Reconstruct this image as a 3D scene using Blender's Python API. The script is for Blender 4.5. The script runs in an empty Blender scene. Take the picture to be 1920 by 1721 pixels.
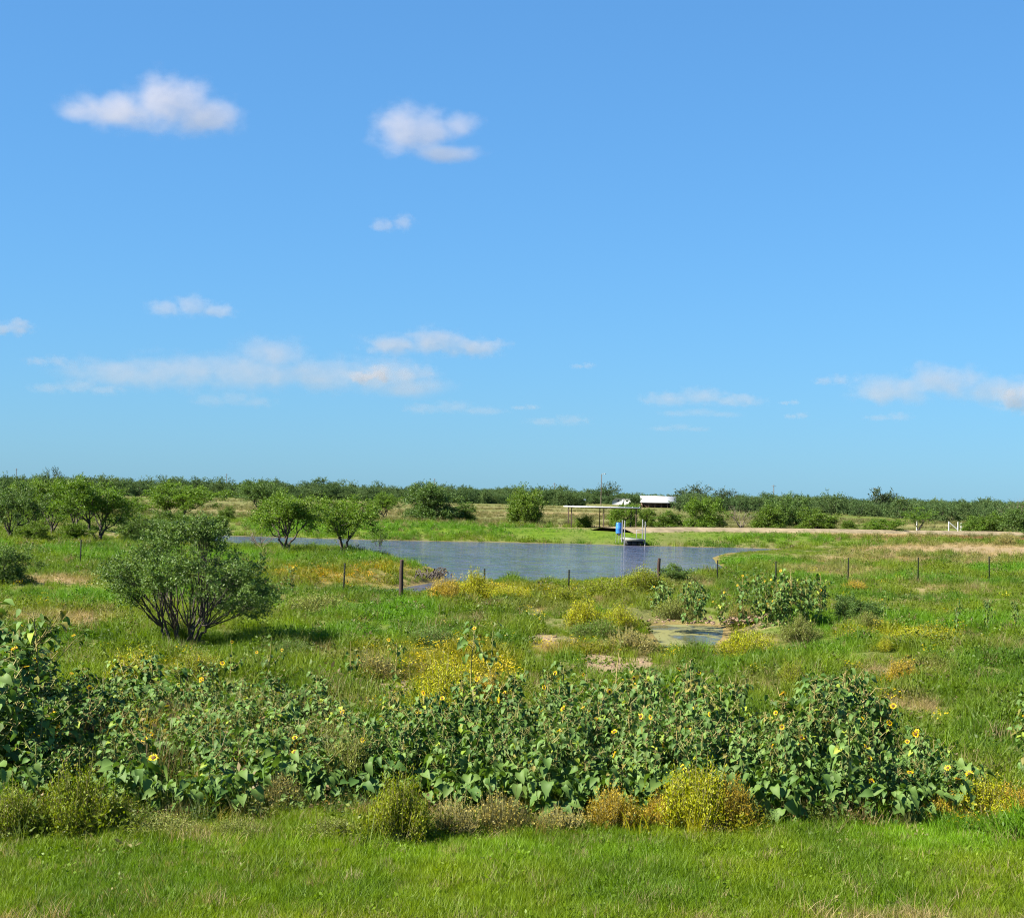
import bpy, math
import numpy as np
from mathutils import Matrix, Vector, Euler

# ------------------------------------------------------------------ camera, sky, sun, exposure
scene = bpy.context.scene
COL = scene.collection
F_PX, CAM_H = 3000.0, 4.0
PITCH, ROLL = math.atan(63.5 / F_PX), math.radians(1.35)
cam_data = bpy.data.cameras.new('camera')
cam_data.sensor_width = 36.0
cam_data.lens = 36.0 * F_PX / 1920.0
cam_data.clip_start, cam_data.clip_end = 0.5, 80000.0
cam = bpy.data.objects.new('camera', cam_data)
COL.objects.link(cam)
CAM_R = Matrix.Rotation(math.pi / 2 + PITCH, 4, 'X') @ Matrix.Rotation(ROLL, 4, 'Z')
cam.matrix_world = Matrix.Translation((0, 0, CAM_H)) @ CAM_R
scene.camera = cam

SUN_EL, SUN_BACK = math.radians(41), math.radians(20)      # sun from the left, a little behind the camera
SUN_DIR = Vector((-math.cos(SUN_EL) * math.cos(SUN_BACK), -math.cos(SUN_EL) * math.sin(SUN_BACK), math.sin(SUN_EL)))
world = bpy.data.worlds.new('World')
scene.world = world
world.use_nodes = True
wn, wl = world.node_tree.nodes, world.node_tree.links
sky = wn.new('ShaderNodeTexSky')
sky.sky_type = 'NISHITA'
sky.sun_disc = False
sky.sun_elevation = SUN_EL
sky.sun_rotation = math.atan2(SUN_DIR.x, SUN_DIR.y)
sky.altitude = 300
sky.air_density = 1.2
sky.dust_density = 0.3
sky.ozone_density = 10.0
tone = wn.new('ShaderNodeMix'); tone.data_type = 'RGBA'; tone.blend_type = 'MULTIPLY'; tone.inputs[0].default_value = 1.0
tone.inputs[7].default_value = (0.375, 0.69, 0.965, 1)      # the same slight cast over the whole sky
soft = wn.new('ShaderNodeGamma'); soft.inputs[1].default_value = 0.6      # the camera's flat tone response, whole sky alike
wl.new(sky.outputs[0], soft.inputs[0])
wl.new(soft.outputs[0], tone.inputs[6])
wl.new(tone.outputs[2], wn['Background'].inputs[0])
wn['Background'].inputs[1].default_value = 0.0905
sun_data = bpy.data.lights.new('sun', 'SUN')
sun_data.energy = 5.0
sun_data.angle = math.radians(0.53)
sun_data.color = (1.0, 0.93, 0.80)
sun = bpy.data.objects.new('sun', sun_data)
COL.objects.link(sun)
sun.rotation_euler = (-SUN_DIR).to_track_quat('-Z', 'Y').to_euler()
scene.view_settings.view_transform = 'Standard'
scene.view_settings.look = 'None'
scene.view_settings.gamma = 1.0
scene.view_settings.use_curve_mapping = False
scene.view_settings.exposure = 1.9
scene.render.engine = 'CYCLES'
cy = scene.cycles
cy.use_denoising = True
cy.denoiser = 'OPENIMAGEDENOISE'
cy.denoising_input_passes = 'RGB_ALBEDO_NORMAL'
cy.denoising_prefilter = 'NONE'
cy.max_bounces = 6
cy.diffuse_bounces = 3
cy.glossy_bounces = 2
cy.transmission_bounces = 4
cy.transparent_max_bounces = 8
cy.volume_bounces = 2
cy.sample_clamp_indirect = 6.0
cy.filter_width = 1.1

# ------------------------------------------------------------------ small tools
RNG = np.random.default_rng(7)

def ray(px, py):
    d = Vector(((px - 960.0) / F_PX, (860.5 - py) / F_PX, -1.0))
    return (CAM_R.to_3x3() @ d)

def at_z(px, py, z=0.0):
    d = ray(px, py)
    t = (z - CAM_H) / d.z
    return Vector((d.x * t, d.y * t, z))

def at_dist(px, py, Y):
    d = ray(px, py)
    t = Y / d.y
    return Vector((d.x * t, Y, CAM_H + d.z * t))

def sstep(a, b, x):
    t = np.clip((np.asarray(x, float) - a) / (b - a), 0, 1)
    return t * t * (3 - 2 * t)

def _h(i, j, s):
    n = np.sin(i * 127.1 + j * 311.7 + s * 74.7) * 43758.5453
    return n - np.floor(n)

def vnoise(x, y, s=0.0):
    x = np.asarray(x, float); y = np.asarray(y, float)
    i, j = np.floor(x), np.floor(y)
    u, v = x - i, y - j
    u, v = u * u * (3 - 2 * u), v * v * (3 - 2 * v)
    return (_h(i, j, s) * (1 - u) + _h(i + 1, j, s) * u) * (1 - v) + (_h(i, j + 1, s) * (1 - u) + _h(i + 1, j + 1, s) * u) * v

def fbm(x, y, s=0.0, o=3):
    r, a = 0, 0.5
    for k in range(o):
        r = r + a * vnoise(x * 2 ** k, y * 2 ** k, s + k)
        a *= 0.5
    return r / (1 - 0.5 ** o)

def mesh_np(name, V, quads=None, tris=None, attrs=None, smooth=False):
    V = np.asarray(V, np.float32).reshape(-1, 3)
    q = np.zeros((0, 4), np.int32) if quads is None else np.asarray(quads, np.int32).reshape(-1, 4)
    t = np.zeros((0, 3), np.int32) if tris is None else np.asarray(tris, np.int32).reshape(-1, 3)
    me = bpy.data.meshes.new(name)
    me.vertices.add(len(V)); me.vertices.foreach_set('co', V.ravel())
    nl = q.size + t.size
    me.loops.add(nl); me.loops.foreach_set('vertex_index', np.concatenate([q.ravel(), t.ravel()]).astype(np.int32))
    me.polygons.add(len(q) + len(t))
    starts = np.concatenate([np.arange(len(q)) * 4, q.size + np.arange(len(t)) * 3]).astype(np.int32)
    me.polygons.foreach_set('loop_start', starts)
    if smooth:
        me.polygons.foreach_set('use_smooth', np.ones(len(q) + len(t), bool))
    for k, a in (attrs or {}).items():
        a = np.asarray(a, np.float32)
        if a.ndim == 1:
            at = me.attributes.new(k, 'FLOAT', 'POINT'); at.data.foreach_set('value', a)
        else:
            if a.shape[1] == 3:
                a = np.hstack([a, np.ones((len(a), 1), np.float32)])
            at = me.attributes.new(k, 'FLOAT_COLOR', 'POINT'); at.data.foreach_set('color', a.ravel())
    me.update(calc_edges=True)
    me.validate()
    return me

def obj(name, me, mat=None, parent=None, loc=None, mtx=None):
    o = bpy.data.objects.new(name, me)
    if mat is not None and me is not None and len(me.materials) == 0:
        me.materials.append(mat)
    COL.objects.link(o)
    if parent is not None:
        o.parent = parent
    if mtx is not None:
        o.matrix_basis = mtx
    elif loc is not None:
        o.location = loc
    return o

def tag(o, label, cat, group=None, kind=None):
    o['label'] = label; o['category'] = cat
    if group: o['group'] = group
    if kind: o['kind'] = kind
    return o

def thing(name, label, cat, loc=(0, 0, 0), rz=0.0, group=None, scale=None):
    o = obj(name, None, loc=loc)
    o.rotation_euler = (0, 0, rz)
    if scale is not None:
        o.scale = scale if hasattr(scale, '__len__') else (scale,) * 3
    return tag(o, label, cat, group)

class MB:                                   # mesh bag: quads and tris gathered into one mesh
    def __init__(s): s.v = []; s.q = []; s.t = []; s.n = 0; s.a = []
    def add(s, V, q=None, t=None, a=None):
        V = np.asarray(V, float).reshape(-1, 3)
        s.v.append(V)
        if q is not None and len(q): s.q.append(np.asarray(q, int) + s.n)
        if t is not None and len(t): s.t.append(np.asarray(t, int) + s.n)
        s.a.append(np.full(len(V), 1.0) if a is None else np.broadcast_to(np.asarray(a, float), (len(V),)))
        s.n += len(V)
    def box(s, c, d, rz=0.0):
        c = np.asarray(c, float); x, y, z = np.asarray(d, float) / 2
        V = np.array([(i, j, k) for i in (-x, x) for j in (-y, y) for k in (-z, z)])
        co, si = math.cos(rz), math.sin(rz)
        V = np.c_[V[:, 0] * co - V[:, 1] * si, V[:, 0] * si + V[:, 1] * co, V[:, 2]] + c
        s.add(V, [(0, 1, 3, 2), (4, 6, 7, 5), (0, 4, 5, 1), (2, 3, 7, 6), (0, 2, 6, 4), (1, 5, 7, 3)])
    def tube(s, P, R, k=6, cap=True):
        P = np.asarray(P, float); R = np.broadcast_to(np.asarray(R, float), (len(P),))
        T = np.gradient(P, axis=0); T /= np.linalg.norm(T, axis=1)[:, None] + 1e-9
        ref = np.array([0.31, 0.9, 0.3]) if abs(T[0, 1]) < .8 else np.array([1.0, 0, 0.2])
        A = np.cross(T, ref); A /= np.linalg.norm(A, axis=1)[:, None] + 1e-9
        B = np.cross(T, A)
        an = np.arange(k) * 2 * math.pi / k
        V = P[:, None] + R[:, None, None] * (np.cos(an)[None, :, None] * A[:, None] + np.sin(an)[None, :, None] * B[:, None])
        n = len(P); q = []
        i = np.arange(n - 1)[:, None] * k + np.arange(k)[None]
        j = np.arange(n - 1)[:, None] * k + (np.arange(k)[None] + 1) % k
        q = np.stack([i, j, j + k, i + k], -1).reshape(-1, 4)
        s.add(V.reshape(-1, 3), q)
        if cap and k >= 4:
            m = s.n
            s.add(np.vstack([V[-1], P[-1:]]), None, [(a, (a + 1) % k, k) for a in range(k)])
            s.add(np.vstack([V[0], P[:1]]), None, [((a + 1) % k, a, k) for a in range(k)])
    def mesh(s, name, attr=None, smooth=False):
        return mesh_np(name, np.vstack(s.v), np.vstack(s.q) if s.q else None, np.vstack(s.t) if s.t else None,
                       {attr: np.concatenate(s.a)} if attr else None, smooth)

# ------------------------------------------------------------------ materials
def new_mat(name):
    m = bpy.data.materials.new(name); m.use_nodes = True
    nt = m.node_tree
    return m, nt.nodes, nt.links, nt.nodes['Principled BSDF']

def node(nodes, typ, **kw):
    n = nodes.new(typ)
    for k, v in kw.items():
        setattr(n, k, v)
    return n

def mixc(nodes, links, fac, a, b, mode='MIX'):
    n = nodes.new('ShaderNodeMix'); n.data_type = 'RGBA'; n.blend_type = mode
    for idx, v in ((0, fac), (6, a), (7, b)):
        if isinstance(v, bpy.types.NodeSocket): links.new(v, n.inputs[idx])
        elif idx == 0: n.inputs[0].default_value = v
        else: n.inputs[idx].default_value = (*v, 1)
    return n.outputs[2]

def maprange(nodes, links, src, a, b, c=0.0, d=1.0):
    n = nodes.new('ShaderNodeMapRange'); links.new(src, n.inputs[0])
    for i, v in enumerate((a, b, c, d)): n.inputs[i + 1].default_value = v
    return n.outputs[0]

def plain(name, col, rough=0.6, metal=0.0, var=0.25, scale=6.0, spec=0.4, bump=0.0):
    m, N, L, P = new_mat(name)
    tc = node(N, 'ShaderNodeTexCoord')
    nz = node(N, 'ShaderNodeTexNoise'); nz.inputs['Scale'].default_value = scale; nz.inputs['Detail'].default_value = 5
    L.new(tc.outputs['Object'], nz.inputs['Vector'])
    f = maprange(N, L, nz.outputs[0], 0.3, 0.7)
    L.new(mixc(N, L, f, [c * (1 - var) for c in col], [min(1, c * (1 + var)) for c in col]), P.inputs['Base Color'])
    P.inputs['Roughness'].default_value = rough; P.inputs['Metallic'].default_value = metal
    P.inputs['Specular IOR Level'].default_value = spec
    if bump:
        b = node(N, 'ShaderNodeBump'); b.inputs['Strength'].default_value = bump
        L.new(nz.outputs[0], b.inputs['Height']); L.new(b.outputs[0], P.inputs['Normal'])
    return m

def leafy(name, c1, c2, trans=0.35, rough=0.55, spec=0.3, vattr=None, inst=None, tcol=None):
    """two-sided leaf: per-object random between c1 and c2, times a growth tint; some light passes through"""
    m, N, L, P = new_mat(name)
    if not inst: c1, c2 = rich(c1), rich(c2)
    oi = node(N, 'ShaderNodeObjectInfo')
    col = mixc(N, L, oi.outputs['Random'], c1, c2)
    if vattr:
        a = node(N, 'ShaderNodeAttribute', attribute_type='GEOMETRY', attribute_name=vattr)
        col = mixc(N, L, 1.0, col, a.outputs['Color'], 'MULTIPLY')
    if inst:
        a = node(N, 'ShaderNodeAttribute', attribute_type='INSTANCER', attribute_name=inst)
        col = mixc(N, L, 1.0, col, a.outputs['Color'], 'MULTIPLY')
    L.new(col, P.inputs['Base Color'])
    P.inputs['Roughness'].default_value = rough; P.inputs['Specular IOR Level'].default_value = spec
    tr = node(N, 'ShaderNodeBsdfTranslucent')
    L.new(mixc(N, L, 1.0, col, tcol or (1.25, 1.25, 0.6), 'MULTIPLY'), tr.inputs[0])
    mx = node(N, 'ShaderNodeMixShader'); mx.inputs[0].default_value = trans
    L.new(P.outputs[0], mx.inputs[1]); L.new(tr.outputs[0], mx.inputs[2])
    L.new(mx.outputs[0], N['Material Output'].inputs['Surface'])
    return m

def rich(c, v=0.80, sat=1.18):
    l = .3 * c[0] + .6 * c[1] + .1 * c[2]
    return tuple(max(.003, (l + (x - l) * sat) * v) for x in c)
M = {}
M['bark'] = plain('bark', (0.045, 0.036, 0.028), 0.85, var=0.4, scale=9, bump=0.4)
M['bark_grey'] = plain('bark_grey', (0.11, 0.085, 0.065), 0.85, var=0.3, scale=9)
M['mesquite'] = leafy('mesquite_leaf', (0.082, 0.138, 0.042), (0.105, 0.165, 0.050), 0.35, vattr='tint')
M['mesquite_light'] = leafy('mesquite_light_leaf', (0.100, 0.170, 0.032), (0.125, 0.200, 0.040), 0.4, vattr='tint')
M['brush'] = leafy('brush_leaf', (0.080, 0.138, 0.028), (0.112, 0.172, 0.034), 0.35, vattr='tint')
M['far_leaf'] = leafy('far_tree_leaf', (0.058, 0.098, 0.044), (0.095, 0.140, 0.060), 0.3, 0.7, 0.12, vattr='tint')
M['oak'] = leafy('oak_leaf', (0.040, 0.062, 0.032), (0.048, 0.072, 0.036), 0.25, vattr='tint')
M['sun_leaf'] = leafy('sunflower_leaf', (0.068, 0.126, 0.036), (0.126, 0.190, 0.062), 0.26, 0.6, 0.22, vattr='tint', tcol=(1.2, 1.3, 0.45))
M['under_leaf'] = leafy('young_sunflower_leaf', (0.066, 0.124, 0.035), (0.130, 0.195, 0.058), 0.26, 0.6, 0.22, tcol=(1.2, 1.3, 0.45))
M['sun_stem'] = leafy('sunflower_stem', (0.20, 0.22, 0.08), (0.34, 0.28, 0.13), 0.1)
M['petal'] = leafy('sunflower_petal', (0.76, 0.52, 0.010), (0.80, 0.60, 0.012), 0.35, tcol=(1, 1, 1))
M['disc'] = plain('sunflower_disc', (0.075, 0.032, 0.010), 0.9, var=0.5, scale=120)
M['broom'] = leafy('broomweed_leaf', (0.285, 0.31, 0.030), (0.34, 0.35, 0.036), 0.35, vattr='tint')
M['broom_green'] = leafy('broomweed_green_leaf', (0.150, 0.195, 0.020), (0.20, 0.235, 0.026), 0.35, vattr='tint')
M['broom_gold'] = leafy('broomweed_gold_leaf', (0.32, 0.245, 0.055), (0.38, 0.29, 0.065), 0.35, vattr='tint')
M['dry_weed'] = leafy('dry_weed', (0.25, 0.22, 0.062), (0.33, 0.285, 0.088), 0.2, vattr='tint')
M['pale_weed'] = leafy('pale_weed_leaf', (0.150, 0.180, 0.055), (0.190, 0.220, 0.070), 0.3, vattr='tint')
M['twig'] = plain('twig', (0.16, 0.15, 0.05), 0.9)
M['grass'] = leafy('grass_blade', (0.85, 0.9, 0.85), (1.0, 1.0, 1.0), 0.4, inst='tint')
M['cactus'] = plain('cactus_pad', (0.055, 0.085, 0.045), 0.55, var=0.3, scale=8)
M['white_paint'] = plain('white_paint', (0.42, 0.42, 0.41), 0.5, var=0.06)
M['steel'] = plain('galvanised_steel', (0.22, 0.225, 0.225), 0.5, 0.2, var=0.12)
M['dark_steel'] = plain('dark_steel', (0.010, 0.013, 0.010), 0.8, var=0.3, spec=.1)
M['post_wood'] = plain('post_wood', (0.032, 0.018, 0.013), 0.85, var=0.4, scale=14, bump=0.3)
M['rust'] = plain('rusty_pipe', (0.055, 0.036, 0.028), 0.8, var=0.4, scale=14)
M['blue'] = plain('blue_plastic', (0.028, 0.14, 0.42), 0.35, var=0.1, spec=0.5)
M['deck_wood'] = plain('deck_wood', (0.20, 0.21, 0.17), 0.8, var=0.25)
M['deck_dark'] = plain('dock_float', (0.012, 0.014, 0.013), 0.7)
M['roof_metal'] = plain('white_roof_metal', (0.45, 0.46, 0.46), 0.5, var=0.06)
M['shed_wall'] = plain('shed_wall', (0.16, 0.10, 0.075), 0.8)
M['glass'] = plain('window_glass', (0.02, 0.025, 0.03), 0.1)
M['clod'] = plain('mud_clod', (0.17, 0.115, 0.075), 0.95, var=0.35, scale=5)

# ------------------------------------------------------------------ terrain
WATER_Z, PUDDLE_Z = -0.40, -0.45
SHORE_PX = [(300, 1001), (420, 1004), (560, 1008), (700, 1012), (850, 1015), (960, 1017), (1100, 1020), (1180, 1022.5), (1300, 1025),
            (1400, 1027), (1475, 1029), (1420, 1033), (1365, 1037), (1340, 1045), (1346, 1056), (1362, 1063), (1345, 1073), (1280, 1084),
            (1200, 1088), (1120, 1096), (1060, 1099), (990, 1100), (900, 1098), (845, 1098), (800, 1108), (760, 1122), (700, 1121), (640, 1116),
            (600, 1111), (650, 1107), (740, 1103), (800, 1092), (828, 1085), (826, 1074), (800, 1062), (750, 1051), (700, 1041), (640, 1034), (560, 1031),
            (500, 1028), (420, 1022), (300, 1014)]
PUDDLE_PX = [(1205, 1172), (1260, 1169), (1330, 1171), (1365, 1178), (1362, 1196), (1345, 1212), (1322, 1232), (1275, 1236), (1240, 1222), (1225, 1200)]
SHORE = np.array([at_z(x, y, WATER_Z)[:2] for x, y in SHORE_PX])
PUDDLE = np.array([at_z(x, y, PUDDLE_Z)[:2] for x, y in PUDDLE_PX])

def sdf(poly, X, Y):                        # > 0 outside
    X = np.asarray(X, float); Y = np.asarray(Y, float)
    d = np.full(X.shape, 1e18); inside = np.zeros(X.shape, bool)
    for (ax, ay), (bx, by) in zip(poly, np.roll(poly, -1, 0)):
        ex, ey = bx - ax, by - ay
        t = np.clip(((X - ax) * ex + (Y - ay) * ey) / (ex * ex + ey * ey), 0, 1)
        d = np.minimum(d, (X - ax - t * ex) ** 2 + (Y - ay - t * ey) ** 2)
        c = (ay > Y) != (by > Y)
        inside ^= c & (X < (bx - ax) * (Y - ay) / (by - ay + 1e-12) + ax)
    d = np.sqrt(d)
    return np.where(inside, -d, d)

TIP = at_z(812, 1080, -0.2)
def hgt(X, Y):
    X = np.asarray(X, float); Y = np.asarray(Y, float)
    d = sdf(SHORE, X, Y); dp = sdf(PUDDLE, X, Y)
    far = sstep(112, 138, Y)
    near_z = -0.40 + 0.40 * sstep(0, 3.0, d)
    tip = np.exp(-((X - TIP.x) ** 2 / 6 + (Y - TIP.y) ** 2 / 30))
    near_z = near_z + tip * 0.34 * sstep(0.0, 0.5, d)
    far_z = -0.40 + 0.90 * sstep(0, 15, d) - 0.25 * sstep(28, 70, d)
    z = near_z * (1 - far) + far_z * far
    z = z + 0.10 * (fbm(X / 7, Y / 9, 3) - 0.5) * sstep(1, 5, d) + 0.05 * (fbm(X / 1.6, Y / 1.6, 9) - .5) * sstep(.5, 2, d) * sstep(160, 60, Y)
    z = np.where(d < 0, -0.40 - 0.7 * sstep(0, 2.5, -d), z)
    w = 1 - sstep(0, 1.8, dp)
    z = z * (1 - w) + PUDDLE_Z * w
    z = np.where(dp < 0, PUDDLE_Z - 0.3 * sstep(0, 1.0, -dp), z)
    R = np.sqrt(X * X + Y * Y)
    z = z + 2.3 * sstep(11, 3, R)           # the camera stands on a road bank
    return z


def place(px, py):                          # where the ray through a photo pixel meets the ground
    d = ray(px, py)
    p = at_z(px, py, 0.0)
    for _ in range(8):
        z = h1(p.x, p.y)
        t = (z - CAM_H) / d.z
        p = Vector((d.x * t, d.y * t, z))
    return p

def ppm(p):                                 # photo pixels per metre at p
    return F_PX / p.y

# cover patches, given as (photo px centre, half sizes in px) and turned into ground ellipses
PATCH = {'dry': [], 'bare': [], 'green': [], 'gold': [], 'red': [], 'dark': []}
def patch(kind, px, py, rx, ry, s=1.0):
    c = at_z(px, py); a = at_z(px, py - ry); b = at_z(px, py + ry)
    PATCH[kind].append((c.x, c.y, rx / F_PX * c.y, abs(a.y - b.y) / 2, c.x / c.y, s))
for a in [(110, 1165, 130, 17), (95, 1088, 75, 9), (240, 1105, 60, 6, .6), (560, 962, 200, 5, .4), (880, 966, 200, 4, .5), (1090, 966, 150, 4, .9), (1560, 1072, 130, 9, .8),
          (1700, 1050, 200, 8, .9), (1790, 1037, 230, 9), (1640, 1010, 360, 6, 1.0), (1700, 1326, 60, 16, .9), (1700, 1262, 90, 14, .7), (1560, 1150, 60, 10, .4), (1275, 1095, 90, 14, .55), (1000, 1140, 140, 10, .45),
          (900, 1165, 80, 9, .7), (1760, 1106, 100, 9, .5), (1840, 1210, 120, 10, .35), (1750, 1735, 220, 18, .8), (1300, 1738, 200, 12, .4), (700, 1740, 400, 12, .4), (60, 1735, 150, 18, .4), (250, 1560, 140, 16, .7), (640, 1240, 120, 14, .5), (1430, 1290, 50, 20, .4), (620, 1330, 130, 20, .5),
          (1600, 985, 250, 4, .4), (1150, 995, 130, 4, .6), (330, 1345, 250, 16, .5)]:
    patch('dry', *a)
for a in [(985, 1197, 85, 10), (1165, 1245, 110, 20), (720, 1292, 55, 22), (600, 1107, 75, 4, .9), (1340, 1162, 150, 12), (1840, 1038, 170, 4, .7), (710, 1112, 90, 3, .5), (870, 1130, 60, 5, .5), (640, 1300, 60, 12, .5), (450, 1330, 130, 10, .4)]:
    patch('bare', *a)
for a in [(200, 1120, 210, 20), (1810, 1555, 260, 48, 1.), (1400, 1046, 90, 10), (830, 999, 500, 6), (1400, 1012, 260, 5, .8), (640, 1145, 260, 22), (1700, 1175, 300, 30, .8), (440, 1045, 160, 14, .8), (120, 1035, 180, 14, .9), (1660, 1085, 280, 7, .9), (1880, 1070, 100, 9), (1500, 1230, 120, 18, .7), (740, 1050, 100, 8, .8),
          (960, 1600, 500, 25, .45), (600, 1195, 200, 16, .7), (850, 1100, 30, 5, .3), (1650, 955, 150, 8, .5)]:
    patch('green', *a)
for a in [(650, 1080, 130, 12), (730, 1070, 80, 10, .7), (900, 1108, 100, 14), (1000, 1112, 100, 12, .6), (1150, 1110, 90, 12, .5), (870, 1250, 110, 40), (1400, 1200, 75, 18), (1690, 1192, 120, 12, .8), (1050, 1220, 110, 16, .7), (330, 1260, 120, 20, .5), (740, 1230, 80, 20, .5), (1310, 1022, 300, 2.5, .5), (900, 1017, 500, 1.6, .5)]:
    patch('gold', *a)
for a in [(1850, 1018, 110, 6), (1700, 1018, 120, 4, .5), (1050, 1215, 60, 16, .5), (1160, 1120, 80, 14, .4), (590, 1215, 80, 12, .4)]:
    patch('red', *a)

def cover(kind, X, Y, warp=0.9):
    r = np.zeros(np.shape(X))
    n1 = fbm(X / (0.35 + 0.018 * Y), Y / (0.9 + 0.05 * Y), 21) - .5
    for cx, cy_, a, b, sh, s in PATCH[kind]:
        dy = Y - cy_
        q = np.sqrt(((X - cx - sh * dy) / a) ** 2 + (dy / b) ** 2)
        r = np.maximum(r, s * sstep(1.35, 0.45, q + n1 * warp * 1.6))
    return r

# one ground sheet, fine where the camera looks, reaching the horizon
half = math.radians(24)
ang = np.concatenate([np.linspace(-math.pi, -half, 40)[:-1], np.linspace(-half, half, 330), np.linspace(half, math.pi, 40)[1:-1]])
rad = np.concatenate([[0.5, 2, 4, 6, 8, 10], np.geomspace(11.5, 260, 420), np.geomspace(263, 40000, 60)])
A_, R_ = np.meshgrid(ang, rad)
GX, GY = R_ * np.sin(A_), R_ * np.cos(A_)
GZ = hgt(GX, GY)
na, nr = len(ang), len(rad)
def h1(x, y):                               # ground height at one point, read from the sheet
    r = math.hypot(x, y); a = math.atan2(x, y)
    if r < 0.6: return float(GZ[0, 0])
    i_ = min(max(np.searchsorted(rad, r) - 1, 0), nr - 2); j_ = min(max(np.searchsorted(ang, a) - 1, 0), na - 2)
    u = (r - rad[i_]) / (rad[i_ + 1] - rad[i_]); v = (a - ang[j_]) / (ang[j_ + 1] - ang[j_])
    return float((GZ[i_, j_] * (1 - v) + GZ[i_, j_ + 1] * v) * (1 - u) + (GZ[i_ + 1, j_] * (1 - v) + GZ[i_ + 1, j_ + 1] * v) * u)
i = (np.arange(nr - 1)[:, None] * na + np.arange(na)[None])
j = (np.arange(nr - 1)[:, None] * na + (np.arange(na)[None] + 1) % na)
q = np.stack([i, j, j + na, i + na], -1).reshape(-1, 4)
flat = (GX.ravel(), GY.ravel())
V = np.c_[flat[0], flat[1], GZ.ravel()]
V = np.vstack([V, [[0, 0, h1(0, 0)]]])
tri = [(len(V) - 1, (k + 1) % na, k) for k in range(na)]
cov = {k: np.append(cover(k, *flat), 0) for k in ('dry', 'bare', 'green', 'gold', 'red')}
wet = np.append(np.maximum(sstep(1.0, 0.0, sdf(SHORE, *flat)), sstep(0.9, 0.0, sdf(PUDDLE, *flat))), 0)
gme = mesh_np('ground', V, q, tri, {'cov': np.c_[cov['dry'], cov['bare'], cov['green']], 'cov2': np.c_[cov['gold'], cov['red'], wet]}, smooth=True)

def ground_mat():
    m, N, L, P = new_mat('ground_cover')
    g = node(N, 'ShaderNodeNewGeometry')
    def nz(scale, detail=4, stretch=None):
        n = node(N, 'ShaderNodeTexNoise'); n.inputs['Scale'].default_value = scale; n.inputs['Detail'].default_value = detail
        if stretch:
            mp = node(N, 'ShaderNodeMapping'); mp.inputs['Scale'].default_value = stretch
            L.new(g.outputs['Position'], mp.inputs[0]); L.new(mp.outputs[0], n.inputs['Vector'])
        else:
            L.new(g.outputs['Position'], n.inputs['Vector'])
        return n.outputs[0]
    big, mid, fine = nz(0.05, 5), nz(0.55, 5), nz(7.0, 6)
    a1 = node(N, 'ShaderNodeAttribute', attribute_name='cov'); s1 = node(N, 'ShaderNodeSeparateColor'); L.new(a1.outputs['Color'], s1.inputs[0])
    a2 = node(N, 'ShaderNodeAttribute', attribute_name='cov2'); s2 = node(N, 'ShaderNodeSeparateColor'); L.new(a2.outputs['Color'], s2.inputs[0])
    base = mixc(N, L, maprange(N, L, mid, .35, .65), (0.088, 0.115, 0.028), (0.135, 0.145, 0.048))
    base = mixc(N, L, maprange(N, L, big, .42, .62, 0, .45), base, (0.19, 0.165, 0.082))
    streak = nz(1.0, 4, (0.02, 0.10, 1.0))
    base = mixc(N, L, maprange(N, L, streak, .45, .62, 0, .6), base, (0.25, 0.205, 0.115))
    base = mixc(N, L, maprange(N, L, nz(1.0, 4, (0.03, 0.16, 2.0)), .50, .64, 0, .7), base, (0.105, 0.125, 0.042))
    base = mixc(N, L, s1.outputs[2], base, mixc(N, L, maprange(N, L, mid, .3, .7), (0.075, 0.125, 0.018), (0.115, 0.175, 0.026)))
    base = mixc(N, L, s1.outputs[0], base, mixc(N, L, maprange(N, L, fine, .35, .65), (0.23, 0.165, 0.085), (0.36, 0.285, 0.165)))
    base = mixc(N, L, s2.outputs[0], base, mixc(N, L, maprange(N, L, fine, .35, .65), (0.14, 0.135, 0.04), (0.24, 0.20, 0.075)))
    base = mixc(N, L, s2.outputs[1], base, mixc(N, L, maprange(N, L, fine, .35, .65), (0.17, 0.095, 0.048), (0.24, 0.14, 0.07)))
    base = mixc(N, L, s1.outputs[1], base, mixc(N, L, maprange(N, L, fine, .3, .7), (0.20, 0.152, 0.095), (0.32, 0.25, 0.165)))
    base = mixc(N, L, maprange(N, L, s2.outputs[2], 0.2, 0.9, 0, .8), base, (0.20, 0.155, 0.07))
    base = mixc(N, L, maprange(N, L, fine, .4, .7, 0, .45), base, mixc(N, L, 1.0, base, (0.45, 0.45, 0.4), 'MULTIPLY'))
    hs = node(N, 'ShaderNodeHueSaturation'); hs.inputs['Saturation'].default_value = 1.12; hs.inputs['Value'].default_value = .80
    L.new(base, hs.inputs['Color']); L.new(hs.outputs[0], P.inputs['Base Color'])
    P.inputs['Roughness'].default_value = 0.95; P.inputs['Specular IOR Level'].default_value = 0.1
    b = node(N, 'ShaderNodeBump'); b.inputs['Strength'].default_value = 0.6; b.inputs['Distance'].default_value = 0.08
    L.new(fine, b.inputs['Height']); L.new(b.outputs[0], P.inputs['Normal'])
    return m
ground = obj('ground', gme, ground_mat()); ground['kind'] = 'structure'

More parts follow.
